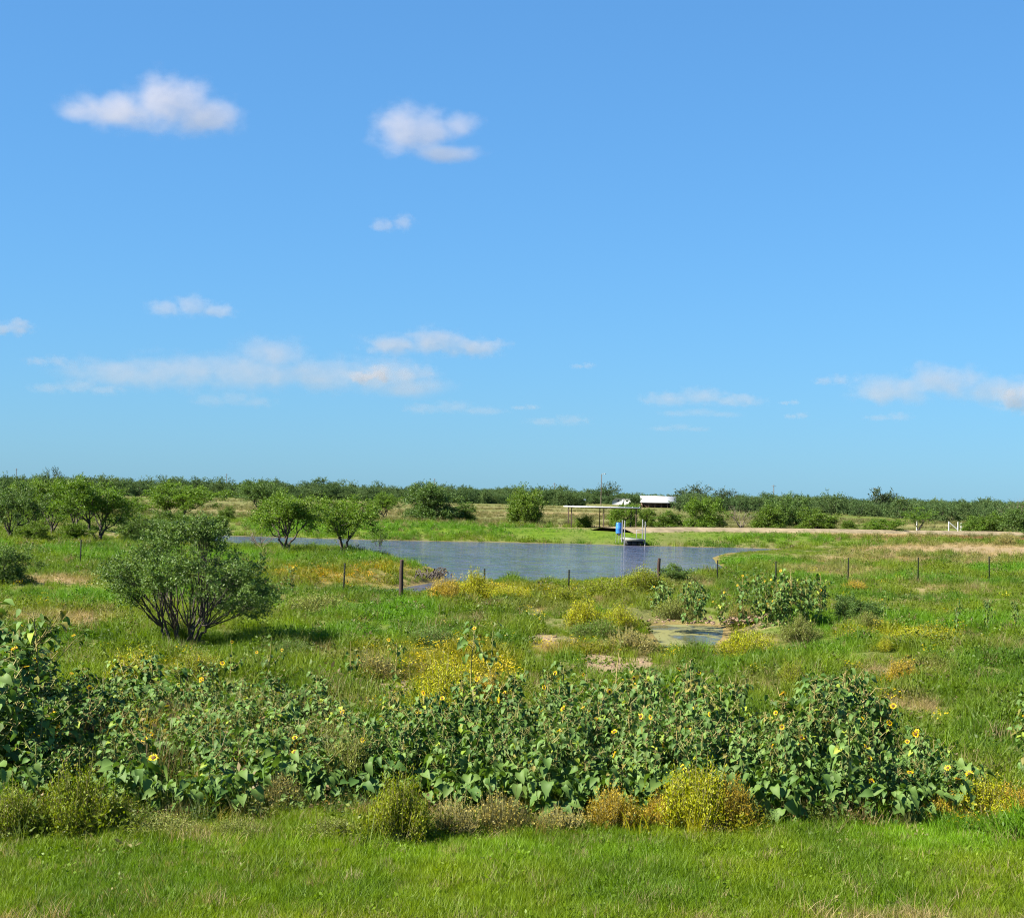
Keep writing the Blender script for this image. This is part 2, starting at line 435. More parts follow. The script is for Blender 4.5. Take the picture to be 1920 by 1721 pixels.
# ------------------------------------------------------------------ water
def water_mat(name, col, rough, wave, strength, algae=False):
    m, N, L, P = new_mat(name)
    g = node(N, 'ShaderNodeNewGeometry')
    mp = node(N, 'ShaderNodeMapping'); mp.inputs['Scale'].default_value = (0.55, 1.0, 1.0); mp.inputs['Rotation'].default_value = (0, 0, 0.25)
    L.new(g.outputs['Position'], mp.inputs[0])
    n1 = node(N, 'ShaderNodeTexNoise'); n1.inputs['Scale'].default_value = wave; n1.inputs['Detail'].default_value = 4; n1.inputs['Roughness'].default_value = .6
    L.new(mp.outputs[0], n1.inputs['Vector'])
    n2 = node(N, 'ShaderNodeTexNoise'); n2.inputs['Scale'].default_value = 0.08; n2.inputs['Detail'].default_value = 3
    L.new(mp.outputs[0], n2.inputs['Vector'])
    c = mixc(N, L, maprange(N, L, n2.outputs[0], .35, .65), [x * .85 for x in col], [x * 1.15 for x in col])
    P.inputs['Roughness'].default_value = rough
    if algae:
        n3 = node(N, 'ShaderNodeTexNoise'); n3.inputs['Scale'].default_value = 0.9; n3.inputs['Detail'].default_value = 6
        mp3 = node(N, 'ShaderNodeMapping'); mp3.inputs['Scale'].default_value = (0.8, 0.55, 1); L.new(g.outputs['Position'], mp3.inputs[0]); L.new(mp3.outputs[0], n3.inputs['Vector'])
        f = maprange(N, L, n3.outputs[0], .45, .55)
        c = mixc(N, L, f, c, (0.135, 0.135, 0.05))
        L.new(maprange(N, L, f, 0, 1, rough, .8), P.inputs['Roughness'])
    L.new(c, P.inputs['Base Color'])
    P.inputs['IOR'].default_value = 1.33
    b = node(N, 'ShaderNodeBump'); b.inputs['Strength'].default_value = strength; b.inputs['Distance'].default_value = 0.45
    mp4 = node(N, 'ShaderNodeMapping'); mp4.inputs['Scale'].default_value = (0.42, 0.30, 1.0); mp4.inputs['Rotation'].default_value = (0, 0, -.15)
    L.new(g.outputs['Position'], mp4.inputs[0])
    n4 = node(N, 'ShaderNodeTexNoise'); n4.inputs['Scale'].default_value = 1.0; n4.inputs['Detail'].default_value = 3; L.new(mp4.outputs[0], n4.inputs['Vector'])
    sm = node(N, 'ShaderNodeMath', operation='MULTIPLY_ADD'); L.new(n4.outputs[0], sm.inputs[0]); sm.inputs[1].default_value = 2.2 if not algae else 0.0; L.new(n1.outputs[0], sm.inputs[2])
    L.new(sm.outputs[0], b.inputs['Height']); L.new(b.outputs[0], P.inputs['Normal'])
    return m

def water_sheet(name, poly, z, mat, grow=1.2):
    c = poly.mean(0)
    # a rectangle that covers the basin; the ground stands above it everywhere outside the shoreline
    lo, hi = poly.min(0) - grow, poly.max(0) + grow
    if name == 'pond_water':
        pts = poly
        import mathutils
        tri_ = mathutils.geometry.tessellate_polygon([[Vector((p[0], p[1], 0)) for p in pts]])
        n = len(pts); nxt = np.roll(pts, -1, 0); e = nxt - np.roll(pts, 1, 0)
        nrm = np.c_[e[:, 1], -e[:, 0]]; nrm /= np.linalg.norm(nrm, axis=1)[:, None]
        test = sdf(poly, (pts + nrm * .05)[:, 0], (pts + nrm * .05)[:, 1])
        nrm *= np.where(test > 0, 1, -1)[:, None]
        P2 = pts + nrm * 0.35
        return obj(name, mesh_np(name, np.c_[P2, np.full(n, z)], None, [t if True else t for t in tri_]), mat)
    return obj(name, mesh_np(name, [(lo[0], lo[1], z), (hi[0], lo[1], z), (hi[0], hi[1], z), (lo[0], hi[1], z)], [(0, 1, 2, 3)]), mat)
pond = water_sheet('pond_water', SHORE, WATER_Z - 0.01, water_mat('pond_water', (0.048, 0.050, 0.080), 0.06, 1.1, 1.0))
pond['kind'] = 'structure'; pond['label'] = 'rippled grey-blue stock pond reflecting the sky'
pud = water_sheet('ditch_water', PUDDLE, PUDDLE_Z - 0.02, water_mat('ditch_water', (0.05, 0.05, 0.035), 0.08, 3.0, 0.08, True), 0.3)
pud['kind'] = 'structure'; pud['label'] = 'shallow ditch puddle with yellow algae scum'

# dirt road along the pond dam
RP = [(1150, 996), (1290, 995.5), (1400, 996.5), (1500, 997.5), (1600, 998.5), (1700, 1000), (1800, 1001.5), (1920, 1003), (2050, 1005)]
pts = np.array([place(x, y)[:2] for x, y in RP])
tt = np.linspace(0, len(pts) - 1, 90)
cx = np.interp(tt, np.arange(len(pts)), pts[:, 0]); cyy = np.interp(tt, np.arange(len(pts)), pts[:, 1])
T = np.c_[np.gradient(cx), np.gradient(cyy)]; T /= np.linalg.norm(T, axis=1)[:, None]; Nn = np.c_[-T[:, 1], T[:, 0]]
rows = []
for k, o_ in enumerate((-3.0, -1.1, 1.1, 3.0)):
    w = o_ + 0.9 * (vnoise(tt * 3, k * 9.1 + tt * 0, 4) - .5)
    X, Y = cx + Nn[:, 0] * w, cyy + Nn[:, 1] * w
    rows.append(np.c_[X, Y, hgt(X, Y) + (0.36 if abs(o_) < 2.5 else -0.05)])
V = np.stack(rows, 1).reshape(-1, 3); n = len(tt)
q = [(a * 4 + b, a * 4 + b + 1, (a + 1) * 4 + b + 1, (a + 1) * 4 + b) for a in range(n - 1) for b in range(3)]
road = obj('dirt_road', mesh_np('dirt_road', V, q, smooth=True), plain('pale_caliche', (0.19, 0.155, 0.095), 0.95, var=0.35, scale=0.9, spec=.1))
ROADLINE = np.c_[cx, cyy]
road['kind'] = 'structure'; road['label'] = 'pale dirt road running along the pond dam'

# ------------------------------------------------------------------ trees and shrubs
def gen_tree(seed, H, W, trunks=3, r0=0.09, base_frac=0.30, n_tgt=70, leaves=9000, leaf=0.055, clump=0.16, bare_low=True, lumps=7, droop=0.3, flat=0.0, hollow=0.45, vase=False):
    """trunk mesh + crown mesh of leaf-sized faces; grown from the ground to targets spread through a lumpy crown"""
    g = np.random.default_rng(seed)
    # crown = several overlapping lobes of different size
    lob = []
    for k in range(lumps):
        a = 2 * math.pi * (k + g.uniform(-.35, .35)) / lumps
        rr = g.uniform(.25, .62) * W / 2
        zz = H * (base_frac + (1 - base_frac) * g.uniform(.30, .78 - flat * .2))
        if vase:
            rr = math.sqrt((k + .5) / lumps) * .86 * W / 2 * g.uniform(.9, 1.06)
            zz = H * (.86 - .66 * (rr / (W / 2)) ** 1.4 + g.uniform(-.09, .07))
            lob.append((rr * math.cos(a * 2.4), rr * math.sin(a * 2.4), zz, W * g.uniform(.11, .19), H * g.uniform(.10, .19)))
            continue
        lob.append((rr * math.cos(a), rr * math.sin(a), zz, W * g.uniform(.20, .30), H * (1 - base_frac) * g.uniform(.24, .38)))
    if not vase:
        lob.append((0, 0, H * (base_frac + (1 - base_frac) * .62), W * .28, H * (1 - base_frac) * .38))
    if base_frac < .1:                      # shrubs are leafy down to the ground
        for k in range(lumps):
            a = 2 * math.pi * (k + g.uniform(-.3, .3)) / lumps; rr = g.uniform(.30, .62) * W / 2
            lob.append((rr * math.cos(a), rr * math.sin(a), H * g.uniform(.12, .30), W * g.uniform(.14, .22), H * g.uniform(.16, .26)))
    tg = []
    while len(tg) < n_tgt:
        l = lob[g.integers(len(lob))]
        u = g.normal(size=3); u /= np.linalg.norm(u); u *= g.uniform(hollow, 1.0)
        p = np.array([l[0] + u[0] * l[3], l[1] + u[1] * l[3], l[2] + u[2] * l[4]])
        if p[2] > H * base_frac * .55:
            tg.append(p)
    tg = np.array(tg)
    wood = MB()
    def bez(a, b, c, n):
        t = np.linspace(0, 1, n)[:, None]
        return (1 - t) ** 2 * a + 2 * t * (1 - t) * b + t * t * c
    # assign targets to trunks by angle, then to limbs
    ta = np.arctan2(tg[:, 1], tg[:, 0])
    tr_id = ((ta + math.pi + g.uniform(0, 6.28)) / (2 * math.pi) * trunks).astype(int) % trunks
    for k in range(trunks):
        T = tg[tr_id == k]
        if not len(T): continue
        ctr = T.mean(0)
        b0 = np.array([g.uniform(-1, 1), g.uniform(-1, 1), 0]) * W * .02 + np.array([0, 0, -.08])
        if vase: b0 = b0 + np.append(ctr[:2] / (np.linalg.norm(ctr[:2]) + 1e-6), 0) * W * g.uniform(.01, .075)
        fork = b0 + (ctr - b0) * (g.uniform(.20, .34) if vase else g.uniform(.30, .42)) + np.array([0, 0, 0.02 * H])
        mid = b0 + (fork - b0) * .5 + np.array([g.uniform(-.05, .05) * W, g.uniform(-.05, .05) * W, H * .03]) * (.3 if vase else 1)
        P = bez(b0, mid, fork, 6); P[1:-1] += g.normal(0, .008 * W, (4, 3))
        wood.tube(P, np.linspace(r0, r0 * .68, 6), 7)
        nl = max(2, len(T) // (4 if vase else 6))
        cen = T[g.choice(len(T), min(nl, len(T)), replace=False)]
        for _ in range(3):
            lab = np.argmin(((T[:, None] - cen[None]) ** 2).sum(-1), 1)
            cen = np.array([T[lab == m].mean(0) if (lab == m).any() else cen[m] for m in range(len(cen))])
        for m in range(len(cen)):
            S = T[lab == m]
            if not len(S): continue
            e = fork + (cen[m] - fork) * .72
            c = fork + (e - fork) * .5 + np.array([0, 0, -.03 * H]) + g.normal(0, .03 * W, 3)
            P = bez(fork, c, e, 6); P[1:-1] += g.normal(0, .006 * W, (4, 3))
            rl = r0 * .5
            wood.tube(P, np.linspace(rl, rl * .5, 6), 5)
            for s_ in S:
                st = P[g.integers(3, 6)]
                c2 = st + (s_ - st) * .5 + g.normal(0, .03 * W, 3)
                wood.tube(bez(st, c2, s_, 4), np.linspace(rl * .42, rl * .10, 4), 3, False)
    trunk_me = wood.mesh('trunk', smooth=True)
    crown_me = None
    if leaves:
        ti = g.integers(len(tg), size=leaves)
        # sprays: small twigs inside each clump, leaves lie along them
        per = 14
        ns = leaves // per
        si = g.integers(len(tg), size=ns)
        c0 = tg[si] + g.normal(0, clump * W * .26, (ns, 3)) * np.array([1, 1, .75])
        dr = c0 - np.array([0, 0, H * base_frac]); dr = dr / (np.linalg.norm(dr, axis=1)[:, None] + 1e-6) + g.normal(0, .7, (ns, 3)); dr[:, 2] -= droop
        dr /= np.linalg.norm(dr, axis=1)[:, None]
        sl = leaf * g.uniform(3.2, 6.5, ns)
        t = np.tile(np.linspace(0, 1, per), ns); idx = np.repeat(np.arange(ns), per)
        c = c0[idx] + dr[idx] * (sl[idx] * t)[:, None] + g.normal(0, leaf * .45, (ns * per, 3))
        c[:, 2] -= (t ** 2) * sl[idx] * droop * .5
        n = len(c)
        ax = dr[idx] + g.normal(0, .9, (n, 3)); ax /= np.linalg.norm(ax, axis=1)[:, None]
        bx = np.cross(ax, g.normal(size=(n, 3))); bx /= np.linalg.norm(bx, axis=1)[:, None] + 1e-9
        L_ = leaf * g.uniform(.7, 1.4, n)[:, None]; Wd = L_ * .30
        V = np.stack([c - ax * L_ * .5, c + bx * Wd, c + ax * L_ * .5, c - bx * Wd], 1).reshape(-1, 3)
        q = np.arange(n * 4).reshape(-1, 4)
        tone = np.repeat((g.uniform(.78, 1.22, ns) * g.uniform(.85, 1.15, len(tg))[si])[idx], 4)
        yel = np.repeat(g.uniform(.92, 1.12, ns)[idx], 4)
        V[:, 2] = np.maximum(V[:, 2], 0.0)
        crown_me = mesh_np('crown', V, q, None, {'tint': np.c_[tone * yel, tone, tone * .95]})
    bb = V if leaves else np.vstack(wood.v)
    lo, hi = np.percentile(bb, .4, 0), np.percentile(bb, 99.6, 0)
    return trunk_me, crown_me, hi[2], (hi[0] - lo[0] + hi[1] - lo[1]) / 2

def place_tree(name, label, cat, px, py, wpx, hpx, var, mats, group=None, rz=0.0, sink=0.0):
    p = place(px, py); k = ppm(p)
    tr, cr, H, W = var
    t = thing(name, label, cat, (p.x, p.y, p.z - sink), rz, group, (wpx / k / W, wpx / k / W, hpx / k / H))
    o = obj('trunk', tr, mats[0], t)
    if cr is not None:
        c = obj('crown', cr, mats[1], t)
        if cr.materials[0] is not mats[1]:
            c.material_slots[0].link = 'OBJECT'; c.material_slots[0].material = mats[1]
    return t

# the big near mesquite
hero = gen_tree(13, 3.3, 4.3, trunks=9, r0=0.038, base_frac=0.24, n_tgt=250, leaves=50000, leaf=0.050, clump=0.075, lumps=30, hollow=.2, vase=True)
place_tree('mesquite_tree', 'large feathery dark green mesquite with many slender trunks in the near left meadow', 'tree', 345, 1207, 330, 236, hero, (M['bark'], M['mesquite']))
MID = [gen_tree(30 + s, 4.0, 4.8, trunks=3 + s % 3, r0=0.085, base_frac=.30, n_tgt=95, leaves=26000, leaf=0.085, clump=.12, lumps=8 + s % 3) for s in range(4)]
BUSH = [gen_tree(50 + s, 2.4, 3.4, trunks=6, r0=0.05, base_frac=.05, n_tgt=110, leaves=24000, leaf=0.080, clump=.12, lumps=9, hollow=.3) for s in range(4)]
SPARSE = [gen_tree(70 + s, 3.0, 3.0, trunks=3, r0=0.05, base_frac=.25, n_tgt=50, leaves=3000, leaf=0.08, clump=.16, lumps=6) for s in range(2)]
DEAD = [gen_tree(80 + s, 2.0, 2.4, trunks=5, r0=0.03, base_frac=.2, n_tgt=70, leaves=0) for s in range(2)]
mq, ml, br = M['mesquite'], M['mesquite_light'], M['brush']
for a in [
    ('mesquite_tree', 'spreading mesquite with dark forked trunk on the left beyond the meadow', 185, 1016, 150, 118, MID[0], ml, .4),
    ('mesquite_tree', 'bright green mesquite just behind the spreading dark-trunked mesquite on the left', 98, 1008, 105, 112, MID[1], ml, 1.4),
    ('mesquite_tree', 'grey-green mesquite at the left edge of the picture', 20, 1012, 120, 108, MID[2], mq, 2.2),
    ('mesquite_tree', 'wide low mesquite behind the crown of the large near mesquite', 332, 985, 155, 78, MID[3], ml, .9),
    ('mesquite_tree', 'dull green mesquite between the far woods and the pond, left of centre', 492, 972, 105, 70, MID[2], mq, 4.0),
    ('mesquite_tree', 'light green mesquite on the near pond bank with water behind its trunk', 537, 1037, 150, 114, MID[1], ml, 3.3),
    ('mesquite_tree', 'leaning bright green mesquite on the pond bank right of its light green neighbour', 642, 1034, 138, 104, MID[0], ml, 5.1),
    ('mesquite_tree', 'small mesquite with visible trunk on the far field left of the dark round bush', 720, 974, 58, 50, MID[3], ml, 1.0),
    ('brush_shrub', 'large round dark green bush on the field beyond the pond', 808, 977, 105, 70, BUSH[0], mq, 0),
    ('brush_shrub', 'low green shrub attached to the right side of the large round bush', 865, 978, 60, 36, BUSH[1], br, 1),
    ('brush_shrub', 'upright bushy green shrub on the far pond bank left of the shelter', 985, 982, 74, 70, BUSH[2], br, 2),
    ('brush_shrub', 'yellow-green bush right behind the right end of the white-roofed shelter', 1172, 988, 62, 42, BUSH[3], ml, 3),
    ('brush_shrub', 'small green bush right of the dock posts', 1212, 988, 36, 34, BUSH[0], br, 4),
    ('brush_shrub', 'low spreading shrub between the dock and the roadside brush', 1255, 990, 62, 32, BUSH[1], br, 5),
    ('brush_shrub', 'tiny shrub under the middle of the white-roofed shelter', 1096, 989, 34, 22, BUSH[2], br, 6),
    ('brush_shrub', 'leafy light green bush at the left end of the roadside brush', 1322, 992, 82, 58, BUSH[3], ml, 1.6),
    ('brush_shrub', 'olive bush in the middle of the roadside brush', 1440, 994, 74, 46, BUSH[0], br, 2.6),
    ('brush_shrub', 'tall round green bush behind the roadside brush', 1478, 990, 80, 62, BUSH[2], mq, 0.6),
    ('brush_shrub', 'rounded bush at the right end of the roadside brush', 1532, 995, 82, 42, BUSH[1], br, 3.6),
    ('brush_shrub', 'low light green shrub row beside the dirt road', 1655, 999, 84, 26, BUSH[3], ml, 4.4),
    ('brush_shrub', 'small dark shrub left of the low roadside shrub row', 1592, 996, 38, 20, BUSH[0], br, 5.4),
    ('brush_shrub', 'dark green bush right of the white pipe brace', 1862, 1001, 74, 40, BUSH[2], br, .2),
    ('brush_shrub', 'dull olive bush at the right edge beside the dirt road', 1920, 1003, 90, 62, BUSH[1], mq, 1.2),
    ('brush_shrub', 'small bush just right of the white pipe brace', 1822, 999, 44, 26, BUSH[0], ml, 2.2),
    ('mesquite_tree', 'thin pale mesquite beside the gap left of the white pipe brace', 1724, 998, 62, 48, SPARSE[0], ml, 2.0),
    ('brush_shrub', 'dark shrub at the left edge in front of the meadow post', 2, 1095, 110, 72, BUSH[3], mq, 2.9),
    ('brush_shrub', 'short bush beneath the left-edge mesquite', 60, 1016, 70, 40, BUSH[1], br, .5),
    ('brush_shrub', 'low green shrub beside the prickly pear', 412, 1003, 44, 36, BUSH[0], br, 1.5),
    ('brush_shrub', 'dark leafy bush standing in the right meadow grass', 1602, 1172, 84, 56, BUSH[2], mq, 3.1),
    ('brush_shrub', 'green reedy bush at the foot of the thick dark post by the water', 1262, 1092, 70, 34, BUSH[1], mq, 2.1),
    ('mesquite_tree', 'bushy mesquite filling the gap between the left-edge trees', 58, 1002, 100, 100, MID[3], ml, 2.6),
    ('mesquite_tree', 'rounded mesquite peeping between the two large left mesquites', 140, 990, 90, 88, MID[2], mq, 3.9),
    ('brush_shrub', 'pale green thicket shrub behind the top left of the large near mesquite', 262, 1012, 90, 46, BUSH[2], mq, 4.0),
    ('brush_shrub', 'light green shrub just left of the prickly pear', 312, 1010, 84, 52, BUSH[3], br, 5.0),
    ('brush_shrub', 'yellow-green shrub under the spreading dark-trunked mesquite', 140, 1016, 70, 34, BUSH[0], ml, 0.0),
    ('brush_shrub', 'small green shrub on the field left of the light green bank mesquite', 425, 975, 34, 26, BUSH[1], br, 0.8),
    ('mesquite_tree', 'spindly young mesquite at the water edge right of the leaning mesquite', 708, 1040, 44, 52, SPARSE[1], ml, 1.0),
]:
    place_tree(a[0], a[1], 'tree' if 'tree' in a[0] else 'shrub', a[2], a[3], a[4], a[5], a[6], (M['bark'], a[7]), rz=a[8])
for lab, px, py, w, h, k in [('leafless grey shrub on the pond bank beside the light green mesquite', 486, 1030, 70, 40, 0),
                             ('bare brown shrub under the left-edge mesquite', 70, 1012, 90, 50, 1),
                             ('bare grey-brown shrub in the middle of the roadside brush', 1388, 993, 62, 46, 0),
                             ('bare grey tree at the right edge behind the roadside bushes', 1905, 992, 60, 60, 1)]:
    place_tree('dead_shrub', lab, 'shrub', px, py, w, h, DEAD[k], (M['bark_grey'], None))

# far trees: the front rank as individuals, the woods behind as one mass
FAR = [gen_tree(90 + s, 5.0, 6.4, trunks=3, r0=0.12, base_frac=.03, n_tgt=60, leaves=5600, leaf=0.24, clump=.16, lumps=7, hollow=.3) for s in range(5)]
bx_ = [-80, 0, 250, 480, 700, 900, 1080, 1180, 1320, 1500, 1650, 1760, 1920, 2000]
base_y = [935, 932, 930, 930, 934, 939, 942, 947, 958, 964, 970, 978, 988, 992]
top_y = [888, 890, 894, 900, 905, 911, 914, 919, 926, 931, 930, 937, 943, 945]
g = np.random.default_rng(5)
x = -60.0
labels = {0: 'dark green mesquite in the front rank of the far treeline left of the pond', 1: 'dark green mesquite in the front rank of the far treeline beyond the pond',
          2: 'dark green mesquite in the front rank of the far treeline along the right'}
while x < 1990:
    by = np.interp(x, bx_, base_y) + g.uniform(-3, 1.5); ty = np.interp(x, bx_, top_y) + g.normal(0, 5)
    hp = max(14, by - ty) * g.uniform(.82, 1.08); wp = hp * g.uniform(1.15, 1.75)
    sec = 0 if x < 560 else (1 if x < 1330 else 2)
    if not (1140 < x < 1290 and by > 944):
        place_tree('mesquite_tree', labels[sec], 'tree', x, by, wp, hp, FAR[g.integers(5)], (M['bark'], M['far_leaf']),
                   ['far treeline left', 'far treeline beyond the pond', 'far treeline right'][sec], g.uniform(0, 6.28))
    x += wp * g.uniform(.42, .72)
for lab, px, py, w, h in [('dark rounded oak standing above the far treeline at the left', 95, 930, 38, 53), ('dark oak beside the tall lamp pole behind the white sheds', 1140, 944, 44, 40),
                          ('broad dark oak right of the white-roofed shed', 1298, 952, 76, 44), ('dark oak at the right of the broad dark oak', 1356, 956, 44, 40),
                          ('tall dark oak rising from the right treeline', 1652, 968, 66, 52)]:
    place_tree('oak_tree', lab, 'tree', px, py, w, h, FAR[int(px) % 5], (M['bark'], M['oak']))
for lab, px, py, w, h in [('pale green mesquite hiding part of the white-roofed shed', 1187, 957, 40, 32), ('mesquite hiding the right end of the white-roofed shed', 1288, 960, 56, 36), ('grey mesquite left of the white-roofed shelter', 1045, 944, 62, 34)]:
    place_tree('mesquite_tree', lab, 'tree', px, py, w, h, FAR[int(px) % 5], (M['bark'], M['far_leaf']))

def gn_scatter(name, src_objs, P, rot, scl, idx, tint, label=None):
    me = bpy.data.meshes.new(name)
    me.vertices.add(len(P)); me.vertices.foreach_set('co', np.asarray(P, np.float32).ravel())
    if tint is not None and tint.max() < .99:
        l_ = (tint * [.3, .6, .1]).sum(1)[:, None]; tint = np.maximum(.003, (l_ + (tint - l_) * 1.18) * .80)
    for nm, typ, arr, key in (('rot', 'FLOAT_VECTOR', rot, 'vector'), ('scl', 'FLOAT_VECTOR', scl, 'vector'), ('idx', 'INT', idx, 'value'),
                              ('tint', 'FLOAT_COLOR', np.hstack([tint, np.ones((len(P), 1))]), 'color')):
        at = me.attributes.new(nm, typ, 'POINT')
        at.data.foreach_set(key, np.ascontiguousarray(arr, np.int32 if typ == 'INT' else np.float32).ravel())
    o = obj(name, me)
    col = bpy.data.collections.new(name + '_sources')
    for s in src_objs: col.objects.link(s)
    ng = bpy.data.node_groups.new(name, 'GeometryNodeTree')
    ng.interface.new_socket('Geometry', in_out='INPUT', socket_type='NodeSocketGeometry')
    ng.interface.new_socket('Geometry', in_out='OUTPUT', socket_type='NodeSocketGeometry')
    N, L = ng.nodes, ng.links
    gi, go = N.new('NodeGroupInput'), N.new('NodeGroupOutput')
    ci = N.new('GeometryNodeCollectionInfo'); ci.inputs['Collection'].default_value = col
    ci.inputs['Separate Children'].default_value = True; ci.inputs['Reset Children'].default_value = True
    ip = N.new('GeometryNodeInstanceOnPoints'); ip.inputs['Pick Instance'].default_value = True
    def na_(nm, t):
        n = N.new('GeometryNodeInputNamedAttribute'); n.data_type = t; n.inputs['Name'].default_value = nm
        return n.outputs[0]
    L.new(gi.outputs[0], ip.inputs['Points']); L.new(ci.outputs[0], ip.inputs['Instance'])
    L.new(na_('idx', 'INT'), ip.inputs['Instance Index']); L.new(na_('rot', 'FLOAT_VECTOR'), ip.inputs['Rotation']); L.new(na_('scl', 'FLOAT_VECTOR'), ip.inputs['Scale'])
    L.new(ip.outputs[0], go.inputs[0])
    md = o.modifiers.new('scatter', 'NODES'); md.node_group = ng
    o['kind'] = 'stuff'
    if label: o['label'] = label
    return o

def source(name, me, mat):
    o = bpy.data.objects.new(name, me)
    if not me.materials: me.materials.append(mat)
    return o

# woods behind the front rank
n = 2600
dist = 520 + 1500 * g.uniform(0, 1, n) ** 1.6
an = np.radians(g.uniform(-26, 26, n))
X, Y = dist * np.sin(an), dist * np.cos(an)
keep = ~((np.abs(X / Y - at_dist(1230, 930, 1).x) < 0.045) & (Y < 640))
X, Y = X[keep], Y[keep]; n = len(X)
wsrc = []
for s in range(3):
    b = bpy.data.meshes.new('wood_tree')
    cr = FAR[s][1].copy(); cr.materials.clear(); cr.materials.append(M['far_leaf'])
    wsrc.append(source('woodland_tree_%d' % s, cr, M['far_leaf']))
gn_scatter('distant_woodland', wsrc, np.c_[X, Y, hgt(X, Y) - .3], np.c_[np.zeros(n), np.zeros(n), g.uniform(0, 6.28, n)],
           np.c_[g.uniform(.7, 1.4, n), g.uniform(.7, 1.4, n), g.uniform(.5, 1.18, n)], g.integers(0, 3, n), np.ones((n, 3)),
           'dense low mesquite woodland along the horizon')

# ------------------------------------------------------------------ things by the pond
# shelter
p0 = place(1062, 996); k = ppm(p0)
W_ = 134 / k; Hs = 47 / k; Dp = 5.5
yaw = math.radians(-4)
sh = thing('open_shelter', 'open shelter with thin white flat roof and dark pipe posts on the pond dam', 'shelter', (p0.x, p0.y, p0.z), yaw)
mb = MB()
ns = 12
for s_ in range(ns):
    pass
rb = MB(); rb.box((W_ / 2 - .1, Dp / 2, Hs), (W_ + .5, Dp + .6, 0.03)); ro = obj('roof', rb.mesh('roof'), M['roof_metal'], sh)
for yy in (0.02, Dp - .02):
    f = MB(); f.box((W_ / 2 - .1, yy - .34 if yy < 1 else yy + .34, Hs - .03), (W_ + .5, .04, .08)); obj('fascia', f.mesh('fascia'), M['roof_metal'], ro)
for s_ in range(11):
    f = MB(); f.box((-.25 + (W_ + .4) * s_ / 10, Dp / 2, Hs + .04), (.05, Dp + .6, .03)); obj('roof_rib', f.mesh('roof_rib'), M['roof_metal'], ro)
for xx in (0, W_ * .45, W_ * .9):
    for yy, off in ((0, .5), (Dp, 0)):
        f = MB(); f.tube([(xx + off, yy, -.6), (xx + off, yy, Hs - .03)], .055, 8); obj('post', f.mesh('post'), M['rust'], sh)
for yy in (0, Dp):
    f = MB(); f.box((W_ / 2, yy, Hs - .09), (W_ * .98, .07, .1)); obj('beam', f.mesh('beam'), M['rust'], sh)

# fish feeder with blue barrel
pf = at_z(1160, 1020, -0.40); k = ppm(pf)
fd = thing('fish_feeder', 'blue plastic barrel on thin steel legs at the far pond edge', 'feeder', (pf.x, pf.y, -0.45))
pr = [(0, 0.0), (.24, 0.0), (.285, .03), (.29, .10), (.275, .14), (.29, .18), (.295, .44), (.30, .46), (.295, .48), (.29, .76), (.275, .80), (.29, .84), (.285, .93), (.24, .96), (0, .96)]
def lathe(pr, k=24, z0=0.0):
    an = np.arange(k) * 2 * math.pi / k
    V = np.array([(r * math.cos(a), r * math.sin(a), z + z0) for r, z in pr for a in an])
    q = [(i_ * k + j_, i_ * k + (j_ + 1) % k, (i_ + 1) * k + (j_ + 1) % k, (i_ + 1) * k + j_) for i_ in range(len(pr) - 1) for j_ in range(k)]
    return V, q
b = MB(); b.add(*lathe(pr, 24, 1.0)); obj('barrel', b.mesh('barrel', smooth=True), M['blue'], fd)
b = MB(); b.add(*lathe([(0, 0), (.06, 0), (.16, .17), (.16, .20), (0, .20)], 14, .80)); obj('funnel', b.mesh('funnel'), M['dark_steel'], fd)
for a in (.5, 2.6, 4.7):
    b = MB(); b.tube([(.34 * math.cos(a), .34 * math.sin(a), -.5), (.26 * math.cos(a), .26 * math.sin(a), 1.0)], .022, 6); obj('leg', b.mesh('leg'), M['steel'], fd)
b = MB(); b.add(*lathe([(0, 0), (.27, 0), (.27, .03), (0, .03)], 18, 1.965)); obj('lid', b.mesh('lid'), M['blue'], fd)

# dock
pd = at_z(1186, 1021, WATER_Z); k = ppm(pd)
dw, dl = 36 / k, 3.6
dk = thing('floating_dock', 'small floating dock with grey deck and upright steel pipes', 'dock', (pd.x, pd.y - 2.6, WATER_Z), math.radians(3))
for s_ in range(14):
    b = MB(); b.box((0, dl * (s_ + .5) / 14, .53), (dw, dl / 14 - .015, .04)); obj('plank', b.mesh('plank'), M['deck_wood'], dk)
for yy in (.06, dl - .06):
    b = MB(); b.box((0, yy, .455), (dw - .02, .08, .10)); obj('frame_beam', b.mesh('frame_beam'), M['deck_wood'], dk)
for s_ in (-1, 0, 1):
    b = MB(); b.box((s_ * dw * .31, dl / 2, .19), (dw * .28, dl - .3, .42)); obj('float', b.mesh('float'), M['deck_dark'], dk)
for xx, yy, h in ((-dw / 2 - .05, .15, 2.2), (-dw / 2 - .05, 1.9, 2.2), (dw / 2 + .05, .15, 2.15), (dw / 2 + .05, 1.9, 2.3)):
    b = MB(); b.tube([(xx, yy, -.8), (xx + .01, yy, h)], .05, 8); obj('guide_pipe', b.mesh('guide_pipe'), M['steel'], dk)
b = MB(); b.tube([(dw / 2 - .55, 1.4, .55), (dw / 2 - .55, 1.4, 1.35), (dw / 2 - .04, 1.4, 1.38)], .03, 6); obj('handrail', b.mesh('handrail'), M['steel'], dk)
# ramp from the bank
b = MB(); b.box((.1, dl + 1.9, .50), (.9, 3.6, .05)); obj('ramp', b.mesh('ramp'), M['deck_wood'], dk)
# line from the bank to the dock
c0 = at_z(1210, 1012, .1); c1 = at_z(1222, 1020, -.4)
